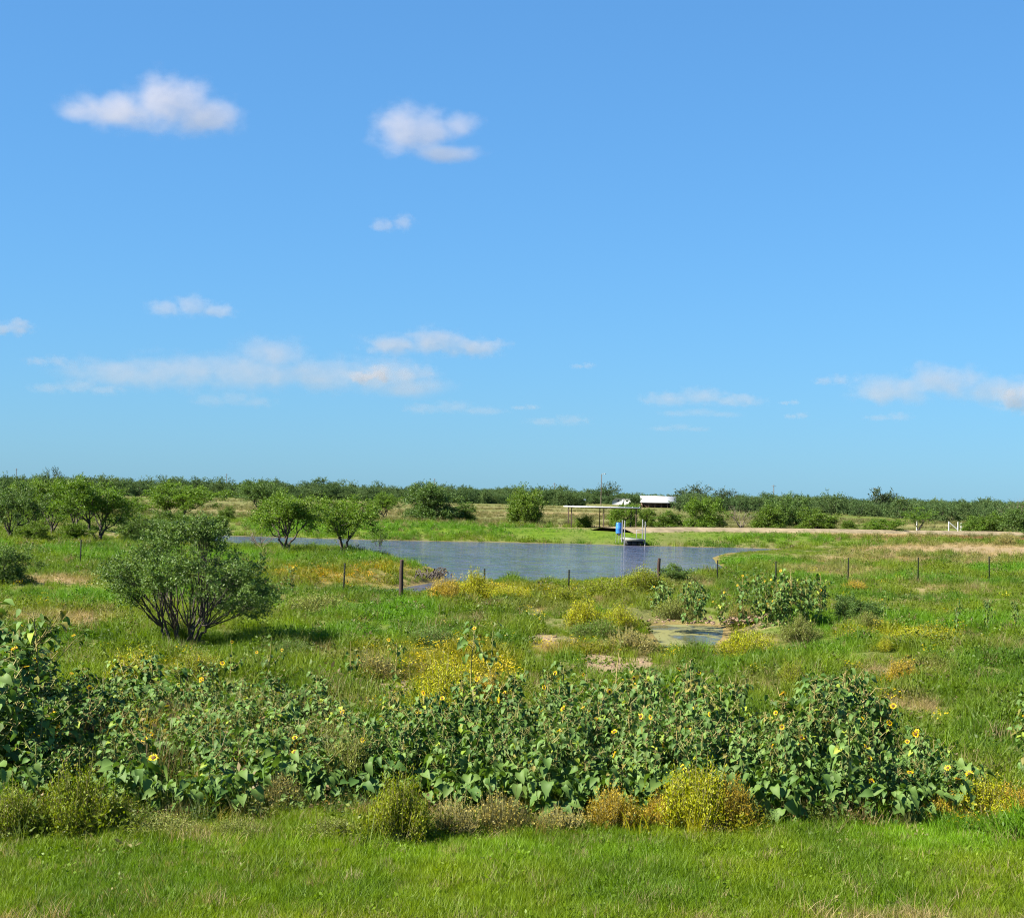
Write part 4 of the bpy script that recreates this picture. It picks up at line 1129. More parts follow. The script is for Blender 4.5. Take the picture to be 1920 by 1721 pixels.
for a in [
    ('broomweed_bush', 'round yellow-green broomweed in front of the middle thicket', 1300, 1556, 155, 118, WEED[0], bw_, 0),
    ('broomweed_bush', 'golden brown broomweed attached to the right of the round yellow-green one', 1372, 1553, 95, 84, WEED[1], bo, 1),
    ('broomweed_bush', 'small golden broomweed at the left of the round yellow-green one', 1240, 1554, 76, 64, WEED[2], bo, 2),
    ('broomweed_bush', 'bright green broomweed below the gap in the thicket left of centre', 745, 1580, 118, 122, WEED[3], bg, 3),
    ('broomweed_bush', 'tall yellow-green broomweed in front of the left thicket', 140, 1568, 150, 120, WEED[1], bg, 4),
    ('broomweed_bush', 'green broomweed in the lower left corner', 22, 1575, 110, 100, WEED[0], bg, 5),
    ('broomweed_bush', 'small green broomweed right of the tall left broomweed', 215, 1562, 80, 76, WEED[2], bg, .5),
    ('broomweed_bush', 'rusty gold low broomweed at the right edge, left end of the row', 1760, 1540, 110, 50, LOW[0], bo, 1.5),
    ('broomweed_bush', 'yellow-topped low broomweed in the row at the right edge', 1838, 1538, 120, 76, WEED[3], bw_, 2.5),
    ('broomweed_bush', 'rusty gold broomweed ending the row at the right edge', 1905, 1538, 120, 60, WEED[1], bo, 3.5),
    ('broomweed_bush', 'dry golden broomweed under the middle thicket', 1150, 1555, 100, 76, WEED[0], bo, 4.5),
    ('broomweed_bush', 'yellow broomweed in the left thicket under the large near mesquite', 245, 1300, 85, 78, WEED[2], bw_, 5.5),
    ('broomweed_bush', 'yellowish broomweed right of the foot of the large near mesquite', 370, 1285, 90, 60, WEED[3], bg, .7),
    ('broomweed_bush', 'gold broomweed half hidden in the left thicket', 110, 1440, 85, 80, WEED[1], bo, 1.7),
    ('broomweed_bush', 'tall bright yellow broomweed behind the thicket left of centre, upper one', 840, 1330, 120, 90, WEED[0], bw_, 2.7),
    ('broomweed_bush', 'bright yellow broomweed behind the thicket left of centre, lower one', 810, 1375, 100, 80, WEED[2], bw_, 3.7),
    ('broomweed_bush', 'gold broomweed right of the bright yellow ones behind the thicket', 920, 1330, 80, 60, WEED[1], bo, 4.7),
    ('broomweed_bush', 'yellow broomweed beside the ditch, left of the puddle', 1095, 1180, 74, 54, WEED[3], bw_, 5.7),
    ('broomweed_bush', 'brighter yellow broomweed next to the puddle', 1160, 1182, 76, 46, WEED[0], bw_, .9),
    ('broomweed_bush', 'low yellow broomweed right of the puddle', 1400, 1235, 110, 50, LOW[1], bw_, 1.9),
    ('broomweed_bush', 'small yellow broomweed in the grass right of the puddle', 1660, 1222, 34, 24, WEED[1], bw_, 2.9),
    ('broomweed_bush', 'yellow-green broomweed left of the peaked sunflower clump', 1485, 1290, 60, 50, WEED[2], bg, 3.9),
    ('broomweed_bush', 'dry golden broomweed in the meadow right of the peaked sunflower clump', 1690, 1285, 66, 46, WEED[3], bo, 4.9),
    ('broomweed_bush', 'small green broomweed in the meadow right of the dry golden one', 1735, 1285, 60, 34, LOW[0], bg, 5.9),
    ('broomweed_bush', 'straw gold weed mound at the shore beside the inlet, left one', 835, 1130, 74, 46, WEED[0], bo, .2),
    ('broomweed_bush', 'straw gold weed mound at the shore beside the inlet, tall one', 890, 1125, 60, 52, WEED[1], bw_, 1.2),
    ('broomweed_bush', 'yellowing weed mound on the near shore right of the straw gold mounds', 955, 1128, 86, 30, WEED[2], bw_, 2.2),
    ('broomweed_bush', 'olive weed mound on the near shore in front of the middle post', 1050, 1130, 90, 26, LOW[1], bg, 3.2),
    ('broomweed_bush', 'olive gold weed mound on the near shore left of the thick dark post', 1140, 1122, 110, 36, WEED[3], bg, 4.2),
    ('broomweed_bush', 'green weed mound at the foot of the thick dark post', 1205, 1115, 80, 50, WEED[0], bg, 5.2),
    ('broomweed_bush', 'low yellow weed row below the three right meadow sunflowers', 1720, 1205, 130, 26, LOW[0], bw_, .1),
    ('broomweed_bush', 'low golden weed by the steel post right of the tall sunflower clump', 1605, 1110, 60, 20, LOW[1], bo, .3),
    ('dry_weed', 'brown dead weed clump in front of the middle thicket', 940, 1560, 130, 70, DRYW[0], dw_, 1.3),
    ('dry_weed', 'brown dead weed clump beside the bright green broomweed', 850, 1568, 110, 70, DRYW[1], dw_, 2.3),
    ('dry_weed', 'brown dead weed clump in the left thicket', 525, 1520, 90, 70, DRYW[2], dw_, 3.3),
    ('dry_weed', 'low brown dead weed below the middle thicket', 1050, 1560, 130, 46, DRYW[2], dw_, 4.3),
    ('dry_weed', 'brown stubble behind the bare patch', 700, 1275, 110, 50, DRYW[1], dw_, 5.3),
    ('dry_weed', 'reddish brown dry weed beside the puddle', 1180, 1225, 100, 46, DRYW[2], dw_, .3),
    ('dry_weed', 'dry weed on the ditch bank left of the tall sunflower clump', 1390, 1172, 60, 40, DRYW[0], dw_, 3.0),
    ('dry_weed', 'dry reddish tumbleweed on the dam slope at the right', 1885, 1022, 40, 24, DRYW[1], dw_, 2.0),
    ('dark_weed', 'dark grey-green weed mound beside the yellow broomweed near the ditch', 1120, 1195, 100, 34, LOW[0], br, 2.0),
    ('dark_weed', 'dark green weed mound in the meadow below the straw gold mounds', 805, 1210, 110, 34, LOW[0], mq, 1.0),
    ('dark_weed', 'dark weed mound right of the large near mesquite', 550, 1230, 90, 30, LOW[1], mq, 1.0),
    ('pale_weed', 'pale grey-green weed filling the gap between left and middle thicket', 655, 1500, 110, 130, WEED[2], pw, .5),
    ('pale_weed', 'pale weed mound behind the pale gap weed', 620, 1440, 90, 80, WEED[0], pw, 1.5),
    ('pale_weed', 'low pale green weed on the lawn edge below the left thicket', 300, 1570, 150, 40, LOW[0], pw, 2.5),
    ('pale_weed', 'low pale green weed on the lawn edge left of the bright green broomweed', 620, 1575, 130, 40, LOW[1], pw, 3.5),
    ('pale_weed', 'small pale weed among the dry grass at the lawn edge', 450, 1570, 110, 34, LOW[0], pw, 4.5),
    ('pale_weed', 'pale green weed mat at the foot of the sunflowers on the ditch bank', 1270, 1160, 90, 36, LOW[1], pw, 5.5),
    ('pale_weed', 'green leafy weed below the sandy inlet', 590, 1150, 130, 36, LOW[0], pw, .8),
    ('pale_weed', 'grey-green weed at the ditch below the tall sunflower clump', 1500, 1205, 80, 46, WEED[1], pw, 1.8),
    ('pale_weed', 'soft green weed at the foot of the dark leafy meadow bush', 1625, 1180, 70, 30, LOW[1], pw, 2.8),
]:
    weed(a[0], a[1], 'weed', a[2], a[3], a[4], a[5], a[6], a[7], a[8])
    SPRIG.append((a[2], a[3], a[4], a[5], a[7].name))

# ------------------------------------------------------------------ grass and ground flora (nobody could count it)
def tuft(seed, n, h, r, w, bend=.5, seg=3):
    g = np.random.default_rng(seed); b = MB()
    for _ in range(n):
        a = g.uniform(0, 6.28); rr = r * math.sqrt(g.uniform(0, 1)); x0, y0 = rr * math.cos(a), rr * math.sin(a)
        d = g.uniform(0, 6.28); hh = h * g.uniform(.5, 1.1); bd = hh * bend * g.uniform(.2, 1.2); fw = g.uniform(0, 6.28)
        V = []
        for k_ in range(seg + 1):
            t = k_ / seg; ww = w * (1 - t ** 1.5) * .5
            c = np.array([x0 + math.cos(d) * bd * t * t, y0 + math.sin(d) * bd * t * t, hh * (t - .15 * t * t * bend)])
            if k_ == seg: V.append(c)
            else: V += [c + np.array([math.cos(fw), math.sin(fw), 0]) * ww, c - np.array([math.cos(fw), math.sin(fw), 0]) * ww]
        b.add(V, [(k_ * 2, k_ * 2 + 1, k_ * 2 + 3, k_ * 2 + 2) for k_ in range(seg - 1)], [(2 * seg - 2, 2 * seg - 1, 2 * seg)])
    return b
def leafy_tuft(seed, n, h, r, s):
    g = np.random.default_rng(seed); b = MB()
    for _ in range(n):
        a = g.uniform(0, 6.28); rr = r * math.sqrt(g.uniform(0, 1)); z = h * g.uniform(.1, 1) * (1 - .6 * rr / r)
        c = np.array([rr * math.cos(a), rr * math.sin(a), z]); ax = np.array([math.cos(a), math.sin(a), g.uniform(-.3, .8)]) + g.normal(0, .4, 3); ax /= np.linalg.norm(ax)
        bx = np.cross(ax, g.normal(size=3)); bx /= np.linalg.norm(bx); L_ = s * g.uniform(.6, 1.3)
        b.add([c, c + ax * L_ * .5 + bx * L_ * .25, c + ax * L_, c + ax * L_ * .5 - bx * L_ * .25], [(0, 1, 2, 3)])
    return b
def flower_tuft(seed, n, h, r, s):
    g = np.random.default_rng(seed); b = MB()
    for _ in range(n):
        a = g.uniform(0, 6.28); rr = r * math.sqrt(g.uniform(0, 1)); z = h * g.uniform(.6, 1.1)
        c = np.array([rr * math.cos(a), rr * math.sin(a), z]); nrm = np.array([g.normal(0, .5), g.normal(0, .5) - .4, 1]); nrm /= np.linalg.norm(nrm)
        ax = np.cross(nrm, [1, 0, 0]); ax /= np.linalg.norm(ax); bx = np.cross(nrm, ax); q_ = s * g.uniform(.6, 1.3)
        V = [c] + [c + (ax * math.cos(t) + bx * math.sin(t)) * q_ * (.5 if k_ % 2 else .28) for k_, t in enumerate(np.arange(8) * math.pi / 4)]
        b.add(V, None, [(0, k_ + 1, (k_ + 1) % 8 + 1) for k_ in range(8)])
    return b
gm = M['grass']
lawn_src = [source('lawn_%d' % s, tuft(400 + s, 34, .145, .11, .0075, .55).mesh('lawn'), gm) for s in range(4)] + [source('lawn_%d' % (4 + s), leafy_tuft(410 + s, 46, .12, .13, .045).mesh('lawn'), gm) for s in range(2)]
mead_src = [source('meadow_%d' % s, tuft(420 + s, 46, .34, .20, .012, .55).mesh('meadow'), gm) for s in range(4)] + \
           [source('meadow_%d' % (4 + s), leafy_tuft(430 + s, 70, .28, .24, .07).mesh('meadow'), gm) for s in range(2)]
dry_src = [source('dry_%d' % s, tuft(440 + s, 40, .30, .20, .009, .9).mesh('dry'), gm) for s in range(3)]
flow_src = [source('flower_%d' % s, flower_tuft(450 + s, 26, .32, .26, .045).mesh('flower'), gm) for s in range(3)]

def fan(n, r0, r1, p, rng, half=21.5):
    u = rng.uniform(0, 1, n)                # density falls with distance as r^-p
    e = 2 - p
    r = (r0 ** e + u * (r1 ** e - r0 ** e)) ** (1 / e) if abs(e) > 1e-6 else r0 * (r1 / r0) ** u
    a = np.radians(rng.uniform(-half, half, n))
    return r * np.sin(a), r * np.cos(a)

def ground_scatter(name, src, X, Y, S, idx, tint, rng, label, tilt=.12):
    d, dp = sdf(SHORE, X, Y), sdf(PUDDLE, X, Y)
    rd = np.full(X.shape, 99.0); m_ = (Y > 130) & (Y < 220)
    if m_.any():
        rd[m_] = np.sqrt(((X[m_][:, None] - ROADLINE[None, :, 0]) ** 2 + (Y[m_][:, None] - ROADLINE[None, :, 1]) ** 2).min(1))
    S = np.where(rd < 11, S * .32, S)
    S = np.where((d < 9) & (Y > 108) & (Y < 140), S * .4, S); S = np.where((d < 2.5) & (Y < 67) & (X < -5.5), S * .4, S); S = np.where((d < 3) & (Y < 90) & (X > -5.5), S * .6, S); S = np.where((dp < 3.5) & (Y < PUDDLE[:, 1].mean()), S * .4, S)
    ok = (d > .15) & (dp > .15) & (rd > 2.6)
    X, Y, S, idx, tint = X[ok], Y[ok], S[ok], idx[ok], tint[ok]
    n = len(X)
    return gn_scatter(name, src, np.c_[X, Y, hgt(X, Y) - .015], np.c_[rng.normal(0, tilt, n), rng.normal(0, tilt, n), rng.uniform(0, 6.28, n)],
                      np.c_[S, S, S * rng.uniform(.75, 1.25, n)], idx, tint, label)
def mixcol(w, a, b): return np.asarray(a)[None] * (1 - w[:, None]) + np.asarray(b)[None] * w[:, None]

g = np.random.default_rng(61)
# mown lawn in front
X, Y = fan(26000, 12.5, 21.5, 0.4, g)
green, dry = cover('green', X, Y), cover('dry', X, Y)
nz_ = fbm(X / 1.3, Y / 1.8, 5)
tint = mixcol(np.clip((nz_ - .35) * 2.2, 0, 1), (0.112, 0.184, 0.012), (0.195, 0.260, 0.026))
tint = tint * (1 - green[:, None]) + np.array([[0.175, 0.300, 0.010]]) * green[:, None]
tint = tint * (1 - .55 * dry[:, None]) + np.array([[0.27, 0.22, 0.10]]) * .55 * dry[:, None]
tint *= g.uniform(.75, 1.25, (len(X), 1))
lone = g.uniform(0, 1, len(X)) < .05 + .22 * dry
tint[lone] = np.array([0.33, 0.29, 0.15]) * g.uniform(.7, 1.1, (lone.sum(), 1))
front = Y < np.interp(X / Y * F_PX + 960, [0, 600, 900, 1900], [20.3, 20.0, 20.4, 20.9])
S = g.uniform(.75, 1.2, len(X)) * (.92 + .3 * sstep(.40, .7, fbm(X / .8, Y / .8, 71)))
keep = front | (g.uniform(0, 1, len(X)) < .25)
ground_scatter('lawn_grass', lawn_src, X[keep], Y[keep], S[keep], np.where(g.uniform(0, 1, keep.sum()) < .06, g.integers(4, 6, keep.sum()), g.integers(0, 4, keep.sum())), tint[keep], g, 'short bright green grass across the bottom of the picture')
# meadow
X, Y = fan(95000, 20, 175, 1.35, g)
green, dry, bare, gold, red = (cover(k_, X, Y) for k_ in ('green', 'dry', 'bare', 'gold', 'red'))
nz_ = fbm(X / 3.0, Y / 5.0, 8); nz2 = fbm(X / .9, Y / 1.6, 18)
p_keep = .80 - .75 * bare - .70 * dry - .35 * gold - .5 * red + .15 * green
p_keep *= 0.35 + 1.1 * sstep(.30, .60, nz2)
far_f = sstep(120, 150, Y) * (1 - green)
p_keep *= 1 - .55 * far_f
ok = g.uniform(0, 1, len(X)) < p_keep
X, Y, green, dry, gold, red, nz_, nz2 = (a[ok] for a in (X, Y, green, dry, gold, red, nz_, nz2))
tint = mixcol(np.clip((nz_ - .32) * 2.6, 0, 1), (0.088, 0.162, 0.020), (0.172, 0.220, 0.036))
tint = tint * (1 - green[:, None]) + (np.array([[0.115, 0.225, 0.020]]) * (.85 + .35 * nz2[:, None])) * green[:, None]
tint = tint * (1 - .7 * gold[:, None]) + np.array([[0.26, 0.22, 0.035]]) * .7 * gold[:, None]
tint = tint * (1 - .6 * dry[:, None]) + np.array([[0.28, 0.22, 0.11]]) * .6 * dry[:, None]
tint = tint * (1 - .6 * red[:, None]) + np.array([[0.20, 0.12, 0.06]]) * .6 * red[:, None]
tint *= g.uniform(.7, 1.3, (len(X), 1))
lone = g.uniform(0, 1, len(X)) < .06
tint[lone] = np.array([0.27, 0.22, 0.12]) * g.uniform(.7, 1.1, (lone.sum(), 1))
kindm = np.where(g.uniform(0, 1, len(X)) < .64, g.integers(0, 4, len(X)), g.integers(4, 6, len(X)))
tint[kindm > 3] *= .72
S = g.uniform(.55, 1.15, len(X)) * (.75 + .7 * sstep(.4, .7, nz2)) * (1 + .0045 * np.clip(Y - 60, 0, 80))
ground_scatter('meadow_grass', mead_src, X, Y, S, kindm, tint, g, 'patchy green meadow grass and low weeds around the pond')
# sparse clumps out on the far field
X2, Y2 = fan(16000, 170, 460, 1.2, g)
ok = fbm(X2 / 60, Y2 / 14, 44) > .50
X2, Y2 = X2[ok], Y2[ok]
t2 = mixcol(fbm(X2 / 40, Y2 / 9, 45), (0.085, 0.115, 0.030), (0.24, 0.20, 0.10)) * g.uniform(.7, 1.2, (len(X2), 1))
ground_scatter('field_grass', mead_src[:4] if False else [source('field_%d' % s, o_.data, gm) for s, o_ in enumerate(mead_src[:4])], X2, Y2, g.uniform(1.0, 2.2, len(X2)), g.integers(0, 4, len(X2)), t2, g, 'tufty grass on the flat field beyond the pond')
# weeds at the feet of the sunflowers
X2, Y2 = fan(5200, 19.2, 27, .9, g)
px2 = X2 / Y2 * F_PX + 960
edge = np.interp(px2, [0, 300, 600, 900, 1300, 1450, 1700, 1900], [19.0, 18.9, 19.2, 19.4, 19.4, 19.4, 19.6, 20.2])
back = np.interp(px2, [0, 650, 700, 1000, 1420, 1650, 1850], [27, 26, 24, 24.5, 24.5, 23, 20.5])
ok = (Y2 > edge) & (Y2 < back) & (fbm(X2 / .8, Y2 / .8, 51) > .36)
X2, Y2 = X2[ok], Y2[ok]
pal = np.array([[.19, .20, .08], [.13, .17, .05], [.22, .16, .08], [.10, .14, .04], [.26, .22, .05], [.16, .11, .06]])
kind_ = np.clip((fbm(X2 / 1.1, Y2 / 1.1, 52) * 9 - 1.6).astype(int) + g.integers(-1, 2, len(X2)), 0, 5)
wsr = [source('weedy_%d' % s, leafy_tuft(470 + s, 90, .34, .20, .05).mesh('weedy'), gm) for s in range(3)] + [source('weedy_%d' % (3 + s), tuft(475 + s, 40, .42, .16, .008, .5).mesh('weedy'), gm) for s in range(2)]
ground_scatter('thicket_weeds', wsr, X2, Y2, g.uniform(.5, 1.15, len(X2)) * np.where((X2 / Y2 * F_PX + 960 < 700) & (Y2 > 21), 1.75, 1.0), g.integers(0, 5, len(X2)), pal[kind_] * g.uniform(.7, 1.2, (len(X2), 1)), g, 'mixed low weeds at the feet of the sunflowers')
SP = {'broomweed_leaf': (.33, .32, .04), 'broomweed_green_leaf': (.17, .21, .028), 'broomweed_gold_leaf': (.33, .26, .06), 'dry_weed': (.24, .19, .08), 'pale_weed_leaf': (.16, .20, .07), 'mesquite_leaf': (.08, .13, .04), 'brush_leaf': (.09, .15, .03)}
PX, TT, SS = [], [], []
for px, py, wp_, hp_, mn in SPRIG:
    p = place(px, py); k = ppm(p); r = wp_ / k / 2
    for _ in range(int(np.clip(26 * r / .5, 10, 60))):
        a = g.uniform(0, 6.28); rr = r * g.uniform(.55, 1.75)
        PX.append((p.x + math.cos(a) * rr, p.y + math.sin(a) * rr * .8)); SS.append(g.uniform(.45, 1.25) * min(1.5, hp_ / k / .55))
        c = np.array(SP.get(mn, (.15, .19, .05))) * g.uniform(.55, 1.2)
        TT.append(c if g.uniform() < .7 else np.array([.13, .17, .04]) * g.uniform(.7, 1.3))
PX = np.array(PX)
ssr = [source('sprig_%d' % s, tuft(490 + s, 26, .34, .10, .009, .6).mesh('sprig'), gm) for s in range(2)] + [source('sprig_%d' % (2 + s), leafy_tuft(494 + s, 80, .40, .16, .038).mesh('sprig'), gm) for s in range(3)]
ground_scatter('weed_sprigs', ssr, PX[:, 0], PX[:, 1], np.array(SS), g.integers(0, 5, len(PX)), np.array(TT), g, 'loose sprigs of weed between the bushes', .2)
def broad_tuft(seed, n, h, r):
    g = np.random.default_rng(seed); b = MB()
    for _ in range(n):
        a = g.uniform(0, 6.28); rr = r * math.sqrt(g.uniform(0, 1)); V, q = LEAVES[g.integers(6)]
        m_ = np.array(mat_from(Vector((math.cos(a), math.sin(a), g.uniform(-.9, .3))), Vector((g.normal(0, .35) - .15, g.normal(0, .35) - .12, 1)), Vector((rr * math.cos(a), rr * math.sin(a), h * g.uniform(.1, 1))), g.uniform(.07, .15)))
        b.add(V @ m_[:3, :3].T + m_[:3, 3], q)
    return b
X2, Y2 = fan(3000, 19.2, 29, .9, g)
px2 = X2 / Y2 * F_PX + 960
front_ = np.array([at_z(x_, y_ + 4).y for x_, y_ in zip(fx, fy)]); back_ = np.array([at_z(x_, y_).y for x_, y_ in zip(kx, ky)])
ok = (Y2 > np.interp(px2, fx, front_)) & (Y2 < np.interp(px2, kx, back_)) & (px2 < 1835) & ((fbm(X2 / .7, Y2 / .7, 61) > .47) | (px2 > 680))
X2, Y2 = X2[ok], Y2[ok]
ground_scatter('sunflower_understory', [source('under_%d' % s, broad_tuft(480 + s, 26, .5, .26).mesh('under', smooth=True), M['under_leaf']) for s in range(4)], X2, Y2, g.uniform(.7, 1.2, len(X2)), g.integers(0, 4, len(X2)),
               np.ones((len(X2), 3)), g, 'young sunflower leaves filling the foot of the thicket')
# dry grass
X, Y = fan(52000, 15, 175, 1.3, g)
dry, bare, red = cover('dry', X, Y), cover('bare', X, Y), cover('red', X, Y)
ok = g.uniform(0, 1, len(X)) < np.maximum(.03, np.maximum(dry * .85, red * .7)) * (1 - .9 * bare)
X, Y, dry, red = X[ok], Y[ok], dry[ok], red[ok]
tint = mixcol(np.clip(red * 1.2, 0, 1), (0.34, 0.27, 0.145), (0.22, 0.13, 0.07)) * g.uniform(.65, 1.2, (len(X), 1))
ground_scatter('dry_grass', dry_src, X, Y, g.uniform(.5, 1.0, len(X)) * (1 + .003 * np.clip(Y - 60, 0, 80)), g.integers(0, 3, len(X)), tint, g, 'straw-coloured dry grass in patches', .25)
# yellow and orange wildflowers
X, Y = fan(26000, 20, 130, 1.3, g)
gold, bare = cover('gold', X, Y), cover('bare', X, Y)
ok = g.uniform(0, 1, len(X)) < np.maximum(.012, gold * .55) * (1 - bare)
X, Y = X[ok], Y[ok]
c = at_z(650, 1080)
orange = np.exp(-(((X - c.x) / 5) ** 2 + ((Y - c.y) / 9) ** 2))
tint = mixcol(orange, (0.50, 0.40, 0.03), (0.55, 0.28, 0.02)) * g.uniform(.7, 1.15, (len(X), 1))
ground_scatter('yellow_wildflowers', flow_src, X, Y, g.uniform(.6, 1.1, len(X)), g.integers(0, 3, len(X)), tint, g, 'scattered yellow and orange wildflowers in the meadow')

# ------------------------------------------------------------------ clouds: real volumes far out over the land
def cloud(label, px, py, wpx, hpx, puffs, dens, seed, base_alt=1150.0, soft=.7, amp=2.0):
    alb = .62 if py < 300 else (.50 if py < 600 else .46)  # shade and haze put into the vapour colour: darker for the lower clouds
    dens = dens * (1.0 if py < 300 else 1.5)
    wg, wb = (.90, .90) if py < 300 else (.94, .98)
    if py > 600: amp = 2.5
    if py < 300: amp = 1.5
    d = ray(px, py)
    el = d.z / d.y
    Y = (base_alt - CAM_H) / max(el, .03)
    c = Vector((d.x, d.y, d.z)) * (Y / d.y) + Vector((0, 0, CAM_H))
    w, h = 1.16 * wpx / F_PX * Y, 1.2 * hpx / F_PX * Y
    dep = w * .7
    b = MB()
    k, nrow = 20, 11
    th = np.linspace(.02, math.pi - .02, nrow)
    V = [(math.sin(t_) * math.cos(a) * w * .62, math.sin(t_) * math.sin(a) * dep * .62, math.cos(t_) * h * .68) for t_ in th for a in np.arange(k) * 2 * math.pi / k]
    q = [(i_ * k + j_, (i_ + 1) * k + j_, (i_ + 1) * k + (j_ + 1) % k, i_ * k + (j_ + 1) % k) for i_ in range(nrow - 1) for j_ in range(k)]
    b.add(V, q); b.add(V[:k] + [(0, 0, h * .68)], None, [(a, (a + 1) % k, k) for a in range(k)]); b.add(V[-k:] + [(0, 0, -h * .68)], None, [((a + 1) % k, a, k) for a in range(k)])
    import bmesh
    me = b.mesh('cloud', smooth=True)
    bm = bmesh.new(); bm.from_mesh(me); bmesh.ops.remove_doubles(bm, verts=bm.verts, dist=1e-4); bmesh.ops.recalc_face_normals(bm, faces=bm.faces); bm.to_mesh(me); bm.free()
    m = bpy.data.materials.new('cloud_vapour'); m.use_nodes = True
    N, L = m.node_tree.nodes, m.node_tree.links
    N.remove(N['Principled BSDF'])
    tc = N.new('ShaderNodeTexCoord')
    def vm(op, a, bb=None):
        n = N.new('ShaderNodeVectorMath'); n.operation = op
        for i_, v in enumerate((a, bb)):
            if v is None: continue
            if isinstance(v, bpy.types.NodeSocket): L.new(v, n.inputs[i_])
            else: n.inputs[i_].default_value = v
        return n.outputs['Value'] if op == 'LENGTH' else n.outputs[0]
    def mt(op, a, bb):
        n = N.new('ShaderNodeMath'); n.operation = op
        for i_, v in enumerate((a, bb)):
            if isinstance(v, bpy.types.NodeSocket): L.new(v, n.inputs[i_])
            else: n.inputs[i_].default_value = v
        return n.outputs[0]
    qv = vm('MULTIPLY', tc.outputs['Object'], (2 / w, 2 / dep, 2 / h))
    f = None
    for (x_, z_, rx, rz_) in puffs:
        l = vm('LENGTH', vm('MULTIPLY', vm('SUBTRACT', qv, (x_, 0, z_)), (1 / rx, 1 / max(rx, .5), 1 / rz_)))
        e = mt('SUBTRACT', 1.0, l)
        f = e if f is None else mt('MAXIMUM', f, e)
    nz = N.new('ShaderNodeTexNoise'); nz.inputs['Detail'].default_value = 6; nz.inputs['Scale'].default_value = 1.0; nz.inputs['Roughness'].default_value = .62
    sc_ = 4.0 / h
    L.new(vm('ADD', vm('MULTIPLY', tc.outputs['Object'], (sc_ * .75, sc_ * .75, sc_)), (seed * 3.7, seed * 1.9, seed)), nz.inputs['Vector'])
    val = mt('ADD', f, mt('MULTIPLY', mt('SUBTRACT', nz.outputs[0], .5), amp))
    mr = N.new('ShaderNodeMapRange'); mr.interpolation_type = 'SMOOTHSTEP'
    L.new(val, mr.inputs[0]); mr.inputs[1].default_value = .05; mr.inputs[2].default_value = .05 + soft; mr.inputs[3].default_value = 0; mr.inputs[4].default_value = dens * 1.1 / dep
    # nothing may touch the hull
    ln = vm('LENGTH', vm('MULTIPLY', tc.outputs['Object'], (1 / (w * .61), 1 / (dep * .61), 1 / (h * .67))))
    edge = N.new('ShaderNodeMapRange'); L.new(ln, edge.inputs[0]); edge.inputs[1].default_value = .80; edge.inputs[2].default_value = .98; edge.inputs[3].default_value = 1; edge.inputs[4].default_value = 0
    pv = N.new('ShaderNodeVolumePrincipled'); pv.inputs['Color'].default_value = (alb, alb * wg, alb * wb, 1); pv.inputs['Anisotropy'].default_value = 0.0
    L.new(mt('MULTIPLY', mr.outputs[0], edge.outputs[0]), pv.inputs['Density'])
    L.new(pv.outputs[0], N['Material Output'].inputs['Volume'])
    m.cycles.volume_step_rate = .6 if hasattr(m, 'cycles') and hasattr(m.cycles, 'volume_step_rate') else 1
    o = obj('cloud', me, m, None, c)
    o.rotation_euler = (0, 0, -math.atan2(c.x, c.y))
    return tag(o, label, 'cloud')
A1 = [(-.38, -.30, .62, .62), (.12, .0, .58, 1.0), (.42, -.25, .58, .66), (-.8, -.45, .40, .3)]
A2 = [(-.30, .05, .60, .9), (.05, .05, .55, .75), (.48, .22, .42, .42), (.3, -.55, .65, .3)]
FL = [(-.5, -.1, .5, .6), (0, .15, .5, .75), (.5, -.1, .5, .55)]
LONG = [(-.72, -.25, .42, .5), (-.4, -.15, .42, .6), (-.05, -.1, .42, .65), (.08, .45, .24, .6), (.35, -.1, .42, .6), (.68, -.05, .34, .65), (.85, -.4, .3, .4)]
SM = [(-.3, -.1, .6, .6), (.35, .1, .55, .8)]
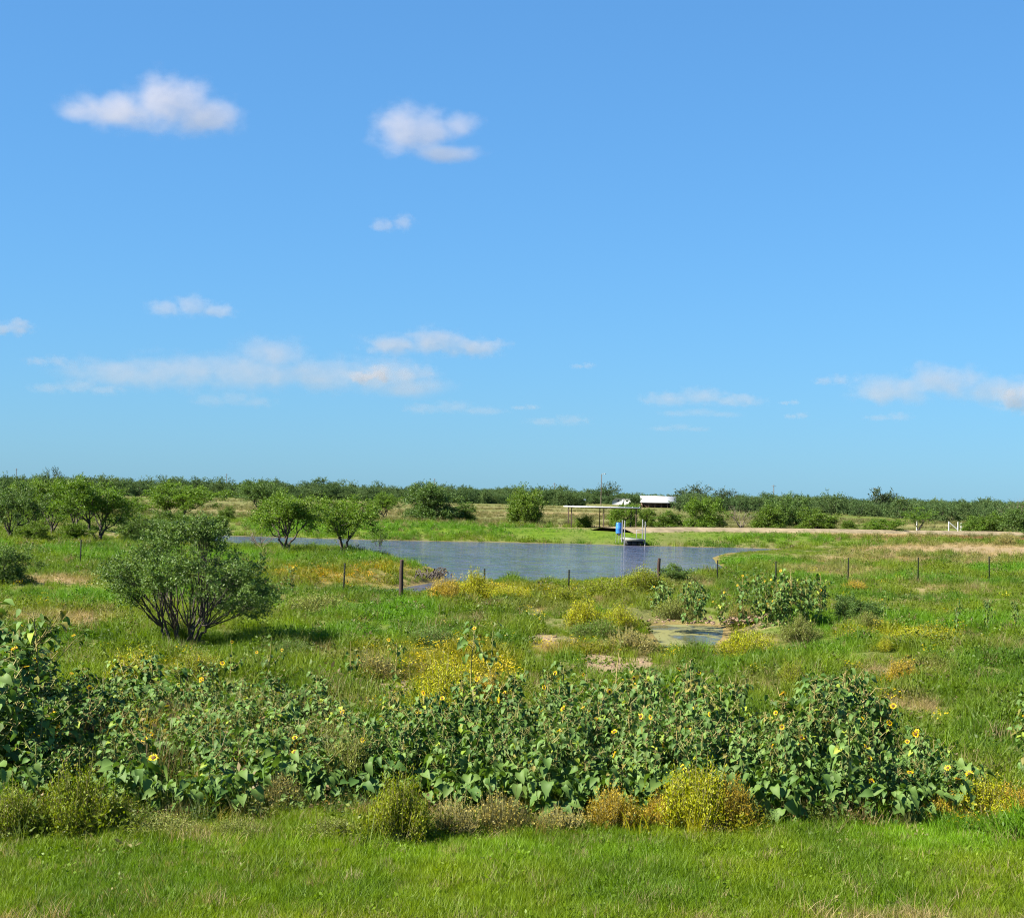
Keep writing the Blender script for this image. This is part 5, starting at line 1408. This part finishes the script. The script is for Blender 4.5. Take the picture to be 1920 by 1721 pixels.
for a in [
    ('largest white cumulus with a peaked top in the upper left sky', 298, 192, 310, 118, A1, 1.9, 1), ('round white cumulus with a ragged right wing, high above the pond', 795, 247, 230, 118, A2, 1.5, 2),
    ('small faint cloud alone under the round cumulus', 735, 420, 92, 46, SM, .55, 3), ('flat lilac-grey cloud in the left sky', 360, 577, 165, 56, FL, .8, 4),
    ('grey cloud cut by the left edge of the sky', 14, 614, 100, 50, SM, .8, 5), ('bright flat cloud directly above the pond', 815, 645, 260, 66, FL, 1.3, 6),
    ('long ragged bank of low clouds left of centre', 480, 692, 600, 110, LONG, 1.0, 7), ('small faint grey cloud above the left trees', 88, 677, 92, 28, SM, .45, 8),
    ('faint stretched grey cloud under the left end of the long bank', 145, 728, 170, 34, FL, .5, 9), ('flat low cloud above the sheds', 1318, 747, 220, 46, FL, .75, 10),
    ('broad low cloud at the right side of the sky', 1775, 725, 340, 96, FL, 1.1, 11), ('bright cloud cut by the right edge of the sky', 1915, 748, 110, 80, SM, 1.3, 12),
    ('small grey cloud left of the broad right cloud', 1558, 713, 72, 28, SM, .5, 13), ('faint low streak of cloud under the bright flat cloud', 850, 766, 190, 34, FL, .4, 14),
    ('faint low streak of cloud above the shelter', 1045, 789, 130, 28, SM, .35, 15), ('tiny grey wisp left of the flat low cloud', 1092, 686, 52, 16, SM, .4, 16), ('tiny grey wisp below the small right grey cloud', 1492, 780, 52, 18, SM, .4, 17),
    ('tiny wisp left of the faint streak above the shelter', 985, 764, 60, 14, SM, .4, 21), ('tiny wisp between the flat low cloud and the small right grey cloud', 1480, 755, 44, 14, SM, .4, 22),
    ('faint broken puff under the flat low cloud above the sheds', 1275, 803, 110, 20, FL, .3, 23), ('thin grey wisp below the right end of the long bank', 780, 700, 90, 40, SM, .5, 24), ('small bright knob at the right end of the long bank', 695, 705, 80, 46, SM, 1.6, 25),
    ('thin streak under the flat low cloud above the sheds', 1312, 775, 150, 22, FL, .35, 18), ('faint pale cloud below the long bank', 440, 750, 150, 40, FL, .35, 19), ('faint streak below the broad right cloud', 1665, 782, 100, 22, SM, .35, 20)]:
    cloud(*a)
